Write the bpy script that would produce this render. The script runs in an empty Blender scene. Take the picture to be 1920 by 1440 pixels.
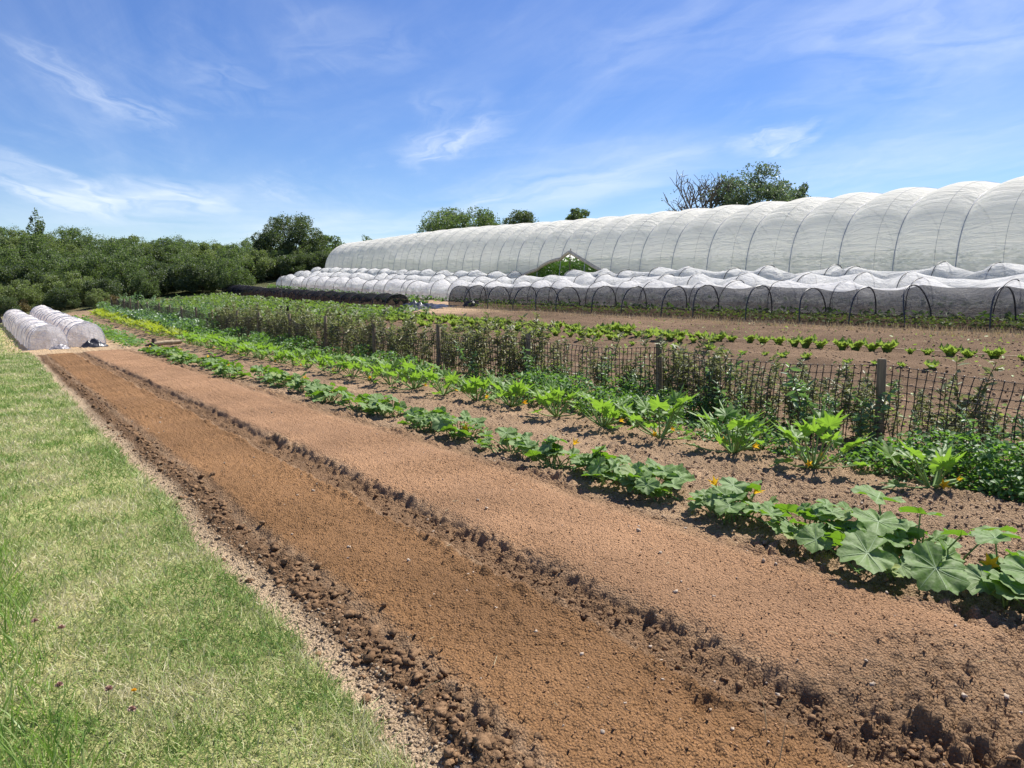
import bpy, math, random
import numpy as np
from mathutils import Vector, Euler

random.seed(7)
RS = np.random.RandomState(11)
C = bpy.context.scene.collection
SC = bpy.context.scene

# ------------------------------------------------------------------ camera, sky, sun, exposure
cam_data = bpy.data.cameras.new('camera')
cam_data.sensor_width = 36.0
cam_data.lens = 27.0
cam_data.clip_start = 0.05
cam_data.clip_end = 2000.0
cam = bpy.data.objects.new('camera', cam_data)
C.objects.link(cam)
cam.location = (0, 0, 1.6)
cam.rotation_euler = (math.radians(90 - 6.34), 0, math.radians(-34.07))
SC.camera = cam

SUN_EL, SUN_AZ = 55.0, 82.0          # azimuth clockwise from +Y (the row direction)
world = bpy.data.worlds.new('World')
SC.world = world
world.use_nodes = True


# high cirrus wisps: centre, heading, half length and half width on the flat cloud layer, density
CIRRUS = [(0.348, 2.849, 53.1, 0.346, 0.048, 0.4), (0.24, 4.104, 60.7, 0.556, 0.1, 0.85), (0.725, 4.133, 44.0, 0.316, 0.221, 0.85), (1.555, 2.716, -87.8, 0.297, 0.063, 0.55),
          (1.46, 2.634, -107.7, 0.458, 0.083, 0.22), (2.295, 3.086, -84.2, 0.843, 0.223, 0.55), (2.566, 1.976, -109.1, 0.21, 0.064, 0.75), (2.06, 1.102, -66.1, 0.276, 0.192, 0.4),
          (1.655, 1.561, -69.5, 0.369, 0.171, 0.22), (2.238, 1.265, -51.1, 0.326, 0.306, 0.28), (1.842, 4.489, -51.7, 0.511, 0.263, 0.45), (3.208, 1.758, -83.8, 0.517, 0.293, 0.3),
          (0.636, 2.531, 7.2, 0.106, 0.094, 0.2), (1.159, 3.758, 54.3, 0.224, 0.058, 0.25), (1.163, 4.607, -3.6, 0.865, 0.474, 0.35), (0.894, 2.147, -63.0, 0.197, 0.118, 0.18),
          (2.564, 2.578, -47.2, 0.594, 0.393, 0.2)]


def build_world():
    nt = world.node_tree
    N, L = nt.nodes, nt.links
    N.clear()
    out = N.new('ShaderNodeOutputWorld')
    bg = N.new('ShaderNodeBackground')
    bg.inputs['Strength'].default_value = 0.080
    sky = N.new('ShaderNodeTexSky')
    sky.sky_type = 'NISHITA'
    sky.sun_disc = False
    sky.sun_elevation = math.radians(SUN_EL)
    sky.sun_rotation = math.radians(SUN_AZ)
    sky.altitude = 0
    sky.air_density = 1.0
    sky.dust_density = 0.1
    sky.ozone_density = 4.5
    hs = N.new('ShaderNodeHueSaturation')
    hs.inputs['Saturation'].default_value = 1.20
    hs.inputs['Hue'].default_value = 0.515
    hs.inputs['Value'].default_value = 1.0
    L.new(sky.outputs[0], hs.inputs['Color'])
    tc = N.new('ShaderNodeTexCoord')
    sep = N.new('ShaderNodeSeparateXYZ')
    L.new(tc.outputs['Generated'], sep.inputs[0])

    def math_node(op, a, b=None, clamp=False):
        m = N.new('ShaderNodeMath')
        m.operation = op
        m.use_clamp = clamp
        for i, v in enumerate((a, b)):
            if v is None:
                continue
            if isinstance(v, (int, float)):
                m.inputs[i].default_value = v
            else:
                L.new(v, m.inputs[i])
        return m.outputs[0]

    # cirrus lies on a high flat layer: direction projected on a plane overhead
    zc = math_node('ADD', math_node('MAXIMUM', sep.outputs[2], 0.0), 0.12)
    px = math_node('DIVIDE', sep.outputs[0], zc)
    py = math_node('DIVIDE', sep.outputs[1], zc)
    comb = N.new('ShaderNodeCombineXYZ')
    L.new(px, comb.inputs[0])
    L.new(py, comb.inputs[1])

    def layer(rot, scale, seed, lo, hi, nscale, dist, detail=9.0, rough=0.62):
        mp = N.new('ShaderNodeMapping')
        mp.vector_type = 'TEXTURE'
        mp.inputs['Rotation'].default_value = (0, 0, math.radians(rot))
        mp.inputs['Scale'].default_value = (scale[0], scale[1], 1)
        mp.inputs['Location'].default_value = (seed, seed * 0.37, 0)
        L.new(comb.outputs[0], mp.inputs['Vector'])
        n = N.new('ShaderNodeTexNoise')
        n.inputs['Scale'].default_value = nscale
        n.inputs['Detail'].default_value = detail
        n.inputs['Roughness'].default_value = rough
        n.inputs['Distortion'].default_value = dist
        L.new(mp.outputs[0], n.inputs['Vector'])
        r = N.new('ShaderNodeMapRange')
        r.interpolation_type = 'SMOOTHSTEP'
        r.inputs['From Min'].default_value = lo
        r.inputs['From Max'].default_value = hi
        L.new(n.outputs['Fac'], r.inputs['Value'])
        return r.outputs[0]

    fine = layer(52, (1.1, 0.42), 1.3, 0.32, 0.72, 2.0, 1.6)
    veil = layer(75, (2.4, 0.8), 2.2, 0.36, 0.80, 0.9, 0.7, 7.0)
    veil2 = layer(-60, (1.6, 0.7), 6.1, 0.42, 0.80, 1.0, 0.9, 7.0)
    # ragged edges for the single wisps
    wn = N.new('ShaderNodeTexNoise')
    wn.inputs['Scale'].default_value = 3.2
    wn.inputs['Detail'].default_value = 6
    L.new(comb.outputs[0], wn.inputs['Vector'])
    wv = N.new('ShaderNodeVectorMath')
    wv.operation = 'MULTIPLY_ADD'
    L.new(wn.outputs['Color'], wv.inputs[0])
    wv.inputs[1].default_value = (.34, .34, 0)
    L.new(comb.outputs[0], wv.inputs[2])
    wv2 = N.new('ShaderNodeVectorMath')
    wv2.operation = 'SUBTRACT'
    L.new(wv.outputs[0], wv2.inputs[0])
    wv2.inputs[1].default_value = (.17, .17, 0)
    total = None
    for (cx, cy, ang, ln, wd, amt) in CIRRUS:
        mp = N.new('ShaderNodeMapping')
        mp.vector_type = 'TEXTURE'
        mp.inputs['Location'].default_value = (cx, cy, 0)
        mp.inputs['Rotation'].default_value = (0, 0, math.radians(ang))
        mp.inputs['Scale'].default_value = (ln * 1.5, wd * 2.0 + .03, 1)
        L.new(wv2.outputs[0], mp.inputs['Vector'])
        dt = N.new('ShaderNodeVectorMath')
        dt.operation = 'DOT_PRODUCT'
        L.new(mp.outputs[0], dt.inputs[0])
        L.new(mp.outputs[0], dt.inputs[1])
        r = N.new('ShaderNodeMapRange')
        r.interpolation_type = 'SMOOTHSTEP'
        r.inputs['From Min'].default_value = 1.0
        r.inputs['From Max'].default_value = 0.0
        r.inputs['To Max'].default_value = amt
        L.new(dt.outputs['Value'], r.inputs['Value'])
        n = N.new('ShaderNodeTexNoise')
        n.inputs['Scale'].default_value = 1.0
        n.inputs['Detail'].default_value = 7
        n.inputs['Distortion'].default_value = 0.8
        mp2 = N.new('ShaderNodeMapping')
        mp2.inputs['Scale'].default_value = (1.3, 2.0, 1)
        mp2.inputs['Location'].default_value = (cx * 7, cy * 5, 0)
        L.new(mp.outputs[0], mp2.inputs['Vector'])
        L.new(mp2.outputs[0], n.inputs['Vector'])
        r2 = N.new('ShaderNodeMapRange')
        r2.inputs['From Min'].default_value = .32
        r2.inputs['From Max'].default_value = .66
        L.new(n.outputs['Fac'], r2.inputs['Value'])
        w = math_node('MULTIPLY', r.outputs[0], r2.outputs[0])
        total = w if total is None else math_node('ADD', total, w)
    s = math_node('MULTIPLY', total, 0.78)
    v = math_node('ADD', math_node('MULTIPLY', veil, 0.22), math_node('MULTIPLY', math_node('MULTIPLY', veil2, fine), 0.22))
    s = math_node('ADD', s, v, True)
    s = math_node('MULTIPLY', s, 0.80, True)
    mix = N.new('ShaderNodeMix')
    mix.data_type = 'RGBA'
    mix.inputs[7].default_value = (7.4, 8.0, 8.8, 1)
    L.new(s, mix.inputs[0])
    L.new(hs.outputs[0], mix.inputs[6])
    L.new(mix.outputs[2], bg.inputs['Color'])
    L.new(bg.outputs[0], out.inputs['Surface'])


build_world()

sun_data = bpy.data.lights.new('sun', 'SUN')
sun_data.energy = 4.9
sun_data.angle = math.radians(0.53)
sun_data.color = (1.0, 0.955, 0.88)
sun = bpy.data.objects.new('sun', sun_data)
C.objects.link(sun)
sd = Vector((math.cos(math.radians(SUN_EL)) * math.sin(math.radians(SUN_AZ)),
             math.cos(math.radians(SUN_EL)) * math.cos(math.radians(SUN_AZ)),
             math.sin(math.radians(SUN_EL))))
sun.rotation_euler = (-sd).to_track_quat('-Z', 'Y').to_euler()
sun.location = (20, 0, 30)
SC.view_settings.view_transform = 'Standard'
SC.view_settings.look = 'None'
SC.view_settings.exposure = 0.78
SC.view_settings.gamma = 1.0
SC.cycles.transparent_max_bounces = 24
SC.cycles.max_bounces = 8
SC.cycles.diffuse_bounces = 4
SC.cycles.transmission_bounces = 6


# ------------------------------------------------------------------ noise helpers (numpy)
def _hash(ix, iy, seed):
    h = (ix.astype(np.int64) * 374761393 + iy.astype(np.int64) * 668265263 + seed * 974711) & 0x7fffffff
    h = ((h ^ (h >> 13)) * 1274126177) & 0x7fffffff
    h = (h ^ (h >> 16)) & 0xffff
    return h / 65535.0


def vnoise(x, y, seed=0):
    ix, iy = np.floor(x), np.floor(y)
    fx, fy = x - ix, y - iy
    ux, uy = fx * fx * (3 - 2 * fx), fy * fy * (3 - 2 * fy)
    a = _hash(ix, iy, seed)
    b = _hash(ix + 1, iy, seed)
    c = _hash(ix, iy + 1, seed)
    d = _hash(ix + 1, iy + 1, seed)
    return (a + (b - a) * ux) * (1 - uy) + (c + (d - c) * ux) * uy - 0.5


def fbm(x, y, seed=0, octv=4, gain=0.5):
    s, a = 0, 1.0
    for o in range(octv):
        s = s + a * vnoise(x * 2 ** o + 17.3 * o, y * 2 ** o - 9.1 * o, seed + o)
        a *= gain
    return s


def clods(x, y, cell, seed):
    """rounded lumps: one hemispherical bump per cell, 0..1"""
    gx, gy = x / cell, y / cell
    ix, iy = np.floor(gx), np.floor(gy)
    out = np.zeros_like(gx)
    for dx in (-1, 0, 1):
        for dy in (-1, 0, 1):
            jx, jy = ix + dx, iy + dy
            cx = jx + 0.1 + 0.8 * _hash(jx, jy, seed)
            cy = jy + 0.1 + 0.8 * _hash(jx, jy, seed + 5)
            r = 0.25 + 0.6 * _hash(jx, jy, seed + 9) ** 2
            d2 = ((gx - cx) ** 2 + (gy - cy) ** 2) / (r * r)
            out = np.maximum(out, r * np.sqrt(np.clip(1 - d2, 0, 1)))
    return out


def sstep(a, b, x):
    t = np.clip((x - a) / (b - a), 0, 1)
    return t * t * (3 - 2 * t)


# ------------------------------------------------------------------ terrain
TX = np.array([-400, -40, -5, 1, 4.5, 7.5, 15, 17.5, 20.5, 22.5, 26, 27.5, 31, 40, 60, 120, 400.])
TY = np.array([-400, 0, 10, 20, 36, 50, 65, 73, 82, 92, 100, 130, 400.])
TZ = np.array([
    [0, 0, 0, 0, 0, 0, .45, .6, .78, 1.15, 1.75, 1.9, 2.1, 2.6, 3.2, 4, 4],
    [0, 0, 0, 0, 0, 0, .45, .6, .78, 1.15, 1.75, 1.9, 2.1, 2.6, 3.2, 4, 4],
    [-.1, -.1, -.05, -.1, 0, 0, .48, .62, .84, 1.2, 1.8, 1.95, 2.2, 2.8, 3.5, 4, 4],
    [-.3, -.3, -.25, -.28, -.1, .03, .58, .75, 1.0, 1.35, 1.95, 2.15, 2.4, 3.0, 3.7, 4.2, 4.2],
    [-.4, -.4, -.42, -.42, -.33, .17, .8, .98, 1.2, 1.6, 2.3, 2.55, 2.8, 3.4, 4.0, 4.5, 4.5],
    [-.2, -.2, -.25, -.25, -.1, .45, 1.1, 1.3, 1.6, 2.05, 2.8, 3.1, 3.4, 4.0, 4.5, 5, 5],
    [0, 0, 0, 0, .2, .7, 1.5, 1.75, 2.2, 2.6, 3.5, 3.75, 4.1, 4.6, 5, 5.5, 5.5],
    [.6, .6, .5, .5, .6, 1.0, 1.9, 2.1, 2.6, 2.9, 3.8, 4.0, 4.3, 4.8, 5, 5.5, 5.5],
    [2.6, 2.6, 2.6, 2.6, 2.6, 2.7, 3.0, 3.1, 3.4, 3.6, 4.2, 4.3, 4.5, 5, 5.2, 5.5, 5.5],
    [5.0, 5.0, 5.0, 5.0, 5.0, 4.9, 4.7, 4.6, 4.6, 4.7, 4.8, 4.8, 5.0, 5.2, 5.4, 5.5, 5.5],
    [6, 6, 6, 6, 6, 5.8, 5.4, 5.2, 5.1, 5.1, 5.1, 5.1, 5.2, 5.4, 5.5, 5.5, 5.5],
    [6.5, 6.5, 6.5, 6.5, 6.5, 6.3, 6, 5.8, 5.6, 5.6, 5.5, 5.5, 5.5, 5.5, 5.5, 5.5, 5.5],
    [6.5, 6.5, 6.5, 6.5, 6.5, 6.3, 6, 5.8, 5.6, 5.6, 5.5, 5.5, 5.5, 5.5, 5.5, 5.5, 5.5]])


def _bil(x, y):
    i = np.clip(np.searchsorted(TX, x) - 1, 0, len(TX) - 2)
    j = np.clip(np.searchsorted(TY, y) - 1, 0, len(TY) - 2)
    u = np.clip((x - TX[i]) / (TX[i + 1] - TX[i]), 0, 1)
    v = np.clip((y - TY[j]) / (TY[j + 1] - TY[j]), 0, 1)
    return (TZ[j, i] * (1 - u) + TZ[j, i + 1] * u) * (1 - v) + (TZ[j + 1, i] * (1 - u) + TZ[j + 1, i + 1] * u) * v


def T(x, y):
    x = np.asarray(x, float)
    y = np.asarray(y, float)
    s = 0
    for dx in (-0.9, 0, 0.9):
        for dy in (-3.0, 0, 3.0):
            s = s + _bil(x + dx, y + dy)
    return s / 9.0


def Tz(x, y):
    return float(T(np.array([x]), np.array([y]))[0])


# ------------------------------------------------------------------ mesh helpers
def np_mesh(name, V, polys, mat_idx=None, smooth=False):
    """V (n,3); polys = list of int arrays each (m,k)"""
    me = bpy.data.meshes.new(name)
    V = np.ascontiguousarray(V, dtype=np.float32)
    polys = [np.asarray(p, dtype=np.int32) for p in polys if len(p)]
    me.vertices.add(len(V))
    me.vertices.foreach_set('co', V.ravel())
    loops = np.concatenate([p.ravel() for p in polys])
    totals = np.concatenate([np.full(len(p), p.shape[1], dtype=np.int32) for p in polys])
    starts = np.concatenate([[0], np.cumsum(totals)[:-1]]).astype(np.int32)
    me.loops.add(len(loops))
    me.loops.foreach_set('vertex_index', loops)
    me.polygons.add(len(totals))
    me.polygons.foreach_set('loop_start', starts)
    if mat_idx is not None:
        me.polygons.foreach_set('material_index', np.asarray(mat_idx, dtype=np.int32))
    me.update(calc_edges=True)
    if smooth:
        me.polygons.foreach_set('use_smooth', np.ones(len(totals), dtype=bool))
    me.validate(verbose=False)
    return me


class MB:
    """collects pieces into one mesh; every piece has a material slot number"""

    def __init__(self):
        self.V, self.P, self.M, self.n = [], {}, {}, 0

    def add(self, V, *polys, mat=0):
        V = np.asarray(V, float).reshape(-1, 3)
        for p in polys:
            p = np.asarray(p, int)
            if len(p) == 0:
                continue
            k = p.shape[1]
            self.P.setdefault(k, []).append(p + self.n)
            self.M.setdefault(k, []).append(np.full(len(p), mat))
        self.V.append(V)
        self.n += len(V)

    def tube(self, pts, rad, sides=6, mat=0, cap=True):
        pts = np.asarray(pts, float)
        n = len(pts)
        rad = np.broadcast_to(np.asarray(rad, float), (n,))
        tan = np.gradient(pts, axis=0)
        tan /= np.linalg.norm(tan, axis=1)[:, None] + 1e-9
        up = np.array([0, 0, 1.0]) if abs(tan[0][2]) < 0.9 else np.array([1.0, 0, 0])
        rings = []
        for i in range(n):
            a = np.cross(tan[i], up)
            la = np.linalg.norm(a)
            if la < 1e-4:
                a = np.cross(tan[i], [0.3, 1, 0.2])
                la = np.linalg.norm(a)
            a /= la
            b = np.cross(a, tan[i])
            th = np.linspace(0, 2 * np.pi, sides, endpoint=False)
            rings.append(pts[i] + rad[i] * (np.cos(th)[:, None] * a + np.sin(th)[:, None] * b))
        V = np.concatenate(rings)
        q = []
        for i in range(n - 1):
            for s in range(sides):
                q.append((i * sides + s, i * sides + (s + 1) % sides, (i + 1) * sides + (s + 1) % sides, (i + 1) * sides + s))
        self.add(V, q, mat=mat)
        if cap:
            for base in (0, (n - 1) * sides):
                c = V[base:base + sides].mean(0)
                tri = [(sides, s, (s + 1) % sides) for s in range(sides)]
                self.add(np.concatenate([V[base:base + sides], [c]]), tri, mat=mat)

    def box(self, lo, hi, mat=0):
        x0, y0, z0 = lo
        x1, y1, z1 = hi
        V = [(x0, y0, z0), (x1, y0, z0), (x1, y1, z0), (x0, y1, z0), (x0, y0, z1), (x1, y0, z1), (x1, y1, z1), (x0, y1, z1)]
        self.add(V, [(0, 3, 2, 1), (4, 5, 6, 7), (0, 1, 5, 4), (1, 2, 6, 5), (2, 3, 7, 6), (3, 0, 4, 7)], mat=mat)

    def inst(self, V0, P0, R, loc, mat=0):
        """copies of a small mesh: R (n,3,3) (rotation*scale), loc (n,3)"""
        V0 = np.asarray(V0, float)
        n, k = len(loc), len(V0)
        V = np.einsum('nij,kj->nki', R, V0) + np.asarray(loc)[:, None, :]
        off = (np.arange(n) * k)[:, None, None]
        polys = [(np.asarray(p)[None] + off).reshape(-1, np.asarray(p).shape[1]) for p in P0]
        self.add(V.reshape(-1, 3), *polys, mat=mat)

    def mesh(self, name, smooth=False):
        ks = sorted(self.P)
        polys = [np.concatenate(self.P[k]) for k in ks]
        mi = np.concatenate([np.concatenate(self.M[k]) for k in ks])
        return np_mesh(name, np.concatenate(self.V), polys, mi, smooth)


def obj(name, mb, mats, parent=None, smooth=False, loc=None):
    me = mb.mesh(name, smooth) if isinstance(mb, MB) else mb
    for m in (mats if isinstance(mats, (list, tuple)) else [mats]):
        me.materials.append(m)
    o = bpy.data.objects.new(name, me)
    C.objects.link(o)
    if parent:
        o.parent = parent
    if loc is not None:
        o.location = loc
    return o


def tag(o, label=None, cat=None, group=None, kind=None):
    if label:
        o['label'] = label
    if cat:
        o['category'] = cat
    if group:
        o['group'] = group
    if kind:
        o['kind'] = kind
    return o


def thing(name, loc, label, cat, group=None, rz=0):
    o = bpy.data.objects.new(name, None)
    o.empty_display_size = 0.1
    C.objects.link(o)
    o.location = loc
    o.rotation_euler = (0, 0, rz)
    return tag(o, label, cat, group)


def dup(root, loc, rz=0, scale=1.0, label=None, group=None):
    r = root.copy()
    C.objects.link(r)
    r.location = loc
    r.rotation_euler = (0, 0, rz)
    r.scale = (scale, scale, scale) if isinstance(scale, (int, float)) else scale
    if label:
        r['label'] = label
    if group:
        r['group'] = group
    for ch in list(root.children):
        c = ch.copy()
        C.objects.link(c)
        c.parent = r
    return r


def rand_rot(n, tilt, rs=RS, scale=None):
    """matrices: leaf plane normal tilted from +Z by up to tilt (rad), random heading"""
    yaw = rs.uniform(0, 2 * np.pi, n)
    t = tilt if np.ndim(tilt) else rs.uniform(0, 1, n) ** 0.6 * tilt
    ax = rs.uniform(0, 2 * np.pi, n)
    cy, sy = np.cos(yaw), np.sin(yaw)
    Rz = np.zeros((n, 3, 3))
    Rz[:, 0, 0], Rz[:, 0, 1], Rz[:, 1, 0], Rz[:, 1, 1], Rz[:, 2, 2] = cy, -sy, sy, cy, 1
    k = np.stack([np.cos(ax), np.sin(ax), np.zeros(n)], 1)
    K = np.zeros((n, 3, 3))
    K[:, 0, 2], K[:, 1, 2], K[:, 2, 0], K[:, 2, 1] = k[:, 1], -k[:, 0], -k[:, 1], k[:, 0]
    I = np.eye(3)[None]
    R = I + np.sin(t)[:, None, None] * K + (1 - np.cos(t))[:, None, None] * (K @ K)
    R = R @ Rz
    if scale is not None:
        R = R * np.asarray(scale)[:, None, None]
    return R


def dir_rot(d, roll, scale):
    """matrices whose +Y axis follows d; roll about it"""
    d = d / (np.linalg.norm(d, axis=1)[:, None] + 1e-9)
    up = np.where(np.abs(d[:, 2:3]) > 0.95, np.array([[1.0, 0, 0]]), np.array([[0, 0, 1.0]]))
    x = np.cross(d, up)
    x /= np.linalg.norm(x, axis=1)[:, None] + 1e-9
    z = np.cross(x, d)
    c, s = np.cos(roll)[:, None], np.sin(roll)[:, None]
    x2, z2 = c * x + s * z, -s * x + c * z
    return np.stack([x2, d, z2], axis=2) * np.asarray(scale)[:, None, None]


# ------------------------------------------------------------------ materials
def new_mat(name):
    m = bpy.data.materials.new(name)
    m.use_nodes = True
    nt = m.node_tree
    nt.nodes.clear()
    out = nt.nodes.new('ShaderNodeOutputMaterial')
    return m, nt, nt.nodes, nt.links, out


def ramp(N, stops):
    r = N.new('ShaderNodeValToRGB')
    e = r.color_ramp.elements
    while len(e) < len(stops):
        e.new(0.5)
    for i, (p, c) in enumerate(stops):
        e[i].position = p
        e[i].color = (*c, 1)
    return r


def leaf_mat(name, cols, trans_col, trans=0.35, rough=0.5, spec=0.35, noise=None):
    m, nt, N, L, out = new_mat(name)
    g = N.new('ShaderNodeNewGeometry')
    r = ramp(N, [(i / max(1, len(cols) - 1), c) for i, c in enumerate(cols)])
    L.new(g.outputs['Random Per Island'], r.inputs[0])
    p = N.new('ShaderNodeBsdfPrincipled')
    p.inputs['Roughness'].default_value = rough
    p.inputs['Specular IOR Level'].default_value = spec
    col = r.outputs[0]
    if noise:
        n = N.new('ShaderNodeTexNoise')
        n.inputs['Scale'].default_value = noise[0]
        n.inputs['Detail'].default_value = 4
        tc = N.new('ShaderNodeTexCoord')
        L.new(tc.outputs['Object'], n.inputs['Vector'])
        mx = N.new('ShaderNodeMix')
        mx.data_type = 'RGBA'
        rr = N.new('ShaderNodeMapRange')
        rr.inputs['From Min'].default_value = 0.4
        rr.inputs['From Max'].default_value = 0.7
        L.new(n.outputs['Fac'], rr.inputs['Value'])
        L.new(rr.outputs[0], mx.inputs[0])
        L.new(col, mx.inputs[6])
        mx.inputs[7].default_value = (*noise[1], 1)
        col = mx.outputs[2]
        bp = N.new('ShaderNodeBump')
        bp.inputs['Strength'].default_value = 0.4
        bp.inputs['Distance'].default_value = 0.01
        L.new(n.outputs['Fac'], bp.inputs['Height'])
        L.new(bp.outputs[0], p.inputs['Normal'])
    L.new(col, p.inputs['Base Color'])
    t = N.new('ShaderNodeBsdfTranslucent')
    t.inputs['Color'].default_value = (*trans_col, 1)
    mix = N.new('ShaderNodeMixShader')
    mix.inputs[0].default_value = trans
    L.new(p.outputs[0], mix.inputs[1])
    L.new(t.outputs[0], mix.inputs[2])
    L.new(mix.outputs[0], out.inputs[0])
    return m


def plain_mat(name, col, rough=0.7, spec=0.3, var=0.25, scale=12.0, bump=0.0, stretch=None, col2=None):
    m, nt, N, L, out = new_mat(name)
    p = N.new('ShaderNodeBsdfPrincipled')
    p.inputs['Roughness'].default_value = rough
    p.inputs['Specular IOR Level'].default_value = spec
    tc = N.new('ShaderNodeTexCoord')
    mp = N.new('ShaderNodeMapping')
    if stretch:
        mp.inputs['Scale'].default_value = stretch
    L.new(tc.outputs['Object'], mp.inputs[0])
    n = N.new('ShaderNodeTexNoise')
    n.inputs['Scale'].default_value = scale
    n.inputs['Detail'].default_value = 6
    L.new(mp.outputs[0], n.inputs['Vector'])
    c2 = col2 or tuple(c * (1 - var) for c in col)
    c1 = tuple(min(1, c * (1 + var * 0.6)) for c in col)
    r = ramp(N, [(0.3, c2), (0.7, c1)])
    L.new(n.outputs['Fac'], r.inputs[0])
    L.new(r.outputs[0], p.inputs['Base Color'])
    if bump:
        b = N.new('ShaderNodeBump')
        b.inputs['Strength'].default_value = 0.7
        b.inputs['Distance'].default_value = bump
        L.new(n.outputs['Fac'], b.inputs['Height'])
        L.new(b.outputs[0], p.inputs['Normal'])
    L.new(p.outputs[0], out.inputs[0])
    return m


def net_mat(name, col, tcol, opaque, transl, wr=None, wr_str=0.3, noise_amt=0.0):
    """woven net / fleece / film: part open (transparent), part diffuse, part translucent"""
    m, nt, N, L, out = new_mat(name)
    d = N.new('ShaderNodeBsdfDiffuse')
    d.inputs['Color'].default_value = (*col, 1)
    t = N.new('ShaderNodeBsdfTranslucent')
    t.inputs['Color'].default_value = (*tcol, 1)
    ms = N.new('ShaderNodeMixShader')
    ms.inputs[0].default_value = transl
    L.new(d.outputs[0], ms.inputs[1])
    L.new(t.outputs[0], ms.inputs[2])
    tr = N.new('ShaderNodeBsdfTransparent')
    mo = N.new('ShaderNodeMixShader')
    mo.inputs[0].default_value = opaque
    L.new(tr.outputs[0], mo.inputs[1])
    L.new(ms.outputs[0], mo.inputs[2])
    L.new(mo.outputs[0], out.inputs[0])
    tc = N.new('ShaderNodeTexCoord')
    if wr:
        mp = N.new('ShaderNodeMapping')
        mp.inputs['Scale'].default_value = wr
        L.new(tc.outputs['Object'], mp.inputs[0])
        n = N.new('ShaderNodeTexNoise')
        n.inputs['Scale'].default_value = 1.0
        n.inputs['Detail'].default_value = 5
        n.inputs['Roughness'].default_value = 0.6
        n.inputs['Distortion'].default_value = 0.6
        L.new(mp.outputs[0], n.inputs['Vector'])
        b = N.new('ShaderNodeBump')
        b.inputs['Strength'].default_value = wr_str
        b.inputs['Distance'].default_value = 0.34
        L.new(n.outputs['Fac'], b.inputs['Height'])
        L.new(b.outputs[0], d.inputs['Normal'])
        L.new(b.outputs[0], t.inputs['Normal'])
        if noise_amt:
            rr = N.new('ShaderNodeMapRange')
            rr.inputs['From Min'].default_value = 0.3
            rr.inputs['From Max'].default_value = 0.7
            rr.inputs['To Min'].default_value = opaque - noise_amt
            rr.inputs['To Max'].default_value = min(1, opaque + noise_amt)
            L.new(n.outputs['Fac'], rr.inputs['Value'])
            L.new(rr.outputs[0], mo.inputs[0])
    return m


def soil_mat():
    m, nt, N, L, out = new_mat('soil_and_turf')
    at = N.new('ShaderNodeAttribute')
    at.attribute_name = 'col'
    p = N.new('ShaderNodeBsdfPrincipled')
    p.inputs['Roughness'].default_value = 0.95
    p.inputs['Specular IOR Level'].default_value = 0.1
    tc = N.new('ShaderNodeTexCoord')
    n1 = N.new('ShaderNodeTexNoise')
    n1.inputs['Scale'].default_value = 75
    n1.inputs['Detail'].default_value = 8
    n1.inputs['Roughness'].default_value = 0.7
    L.new(tc.outputs['Object'], n1.inputs['Vector'])
    n2 = N.new('ShaderNodeTexNoise')
    n2.inputs['Scale'].default_value = 1.1
    n2.inputs['Detail'].default_value = 6
    L.new(tc.outputs['Object'], n2.inputs['Vector'])
    r1 = N.new('ShaderNodeMapRange')
    r1.inputs['From Min'].default_value = 0.3
    r1.inputs['From Max'].default_value = 0.7
    r1.inputs['To Min'].default_value = 0.70
    r1.inputs['To Max'].default_value = 1.30
    L.new(n1.outputs['Fac'], r1.inputs['Value'])
    r2 = N.new('ShaderNodeMapRange')
    r2.inputs['From Min'].default_value = 0.3
    r2.inputs['From Max'].default_value = 0.7
    r2.inputs['To Min'].default_value = 0.86
    r2.inputs['To Max'].default_value = 1.14
    L.new(n2.outputs['Fac'], r2.inputs['Value'])
    mu = N.new('ShaderNodeMath')
    mu.operation = 'MULTIPLY'
    L.new(r1.outputs[0], mu.inputs[0])
    L.new(r2.outputs[0], mu.inputs[1])
    vm = N.new('ShaderNodeVectorMath')
    vm.operation = 'SCALE'
    L.new(at.outputs['Color'], vm.inputs[0])
    L.new(mu.outputs[0], vm.inputs['Scale'])
    L.new(vm.outputs[0], p.inputs['Base Color'])
    v = N.new('ShaderNodeTexVoronoi')
    v.inputs['Scale'].default_value = 85
    L.new(tc.outputs['Object'], v.inputs['Vector'])
    ad = N.new('ShaderNodeMath')
    ad.operation = 'SUBTRACT'
    L.new(n1.outputs['Fac'], ad.inputs[0])
    L.new(v.outputs['Distance'], ad.inputs[1])
    b = N.new('ShaderNodeBump')
    b.inputs['Strength'].default_value = 1.0
    b.inputs['Distance'].default_value = 0.016
    L.new(ad.outputs[0], b.inputs['Height'])
    L.new(b.outputs[0], p.inputs['Normal'])
    L.new(p.outputs[0], out.inputs[0])
    return m


M = {}
M['soil'] = soil_mat()
M['pumpkin_leaf'] = leaf_mat('pumpkin_leaf', [(.10, .185, .035), (.145, .24, .06), (.22, .31, .13), (.11, .20, .04), (.18, .27, .09), (.28, .30, .07)],
                             (.22, .44, .02), 0.30, 0.60, 0.26, noise=(40.0, (.20, .27, .115)))
M['courgette_leaf'] = leaf_mat('courgette_leaf', [(.08, .165, .025), (.12, .225, .035), (.16, .28, .05)],
                               (.28, .50, .04), 0.40, 0.5, 0.35, noise=(26.0, (.17, .27, .09)))
M['yellow_leaf'] = leaf_mat('yellow_leaf', [(.16, .26, .03), (.26, .32, .04), (.12, .22, .03)], (.45, .55, .04), 0.38, 0.5, 0.3)
M['vein'] = leaf_mat('leaf_vein', [(.24, .33, .17), (.28, .37, .20)], (.3, .45, .06), 0.2, 0.6, 0.2)
M['petiole'] = leaf_mat('petiole', [(.17, .28, .07), (.24, .34, .11)], (.3, .45, .06), 0.15, 0.5, 0.3)
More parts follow.
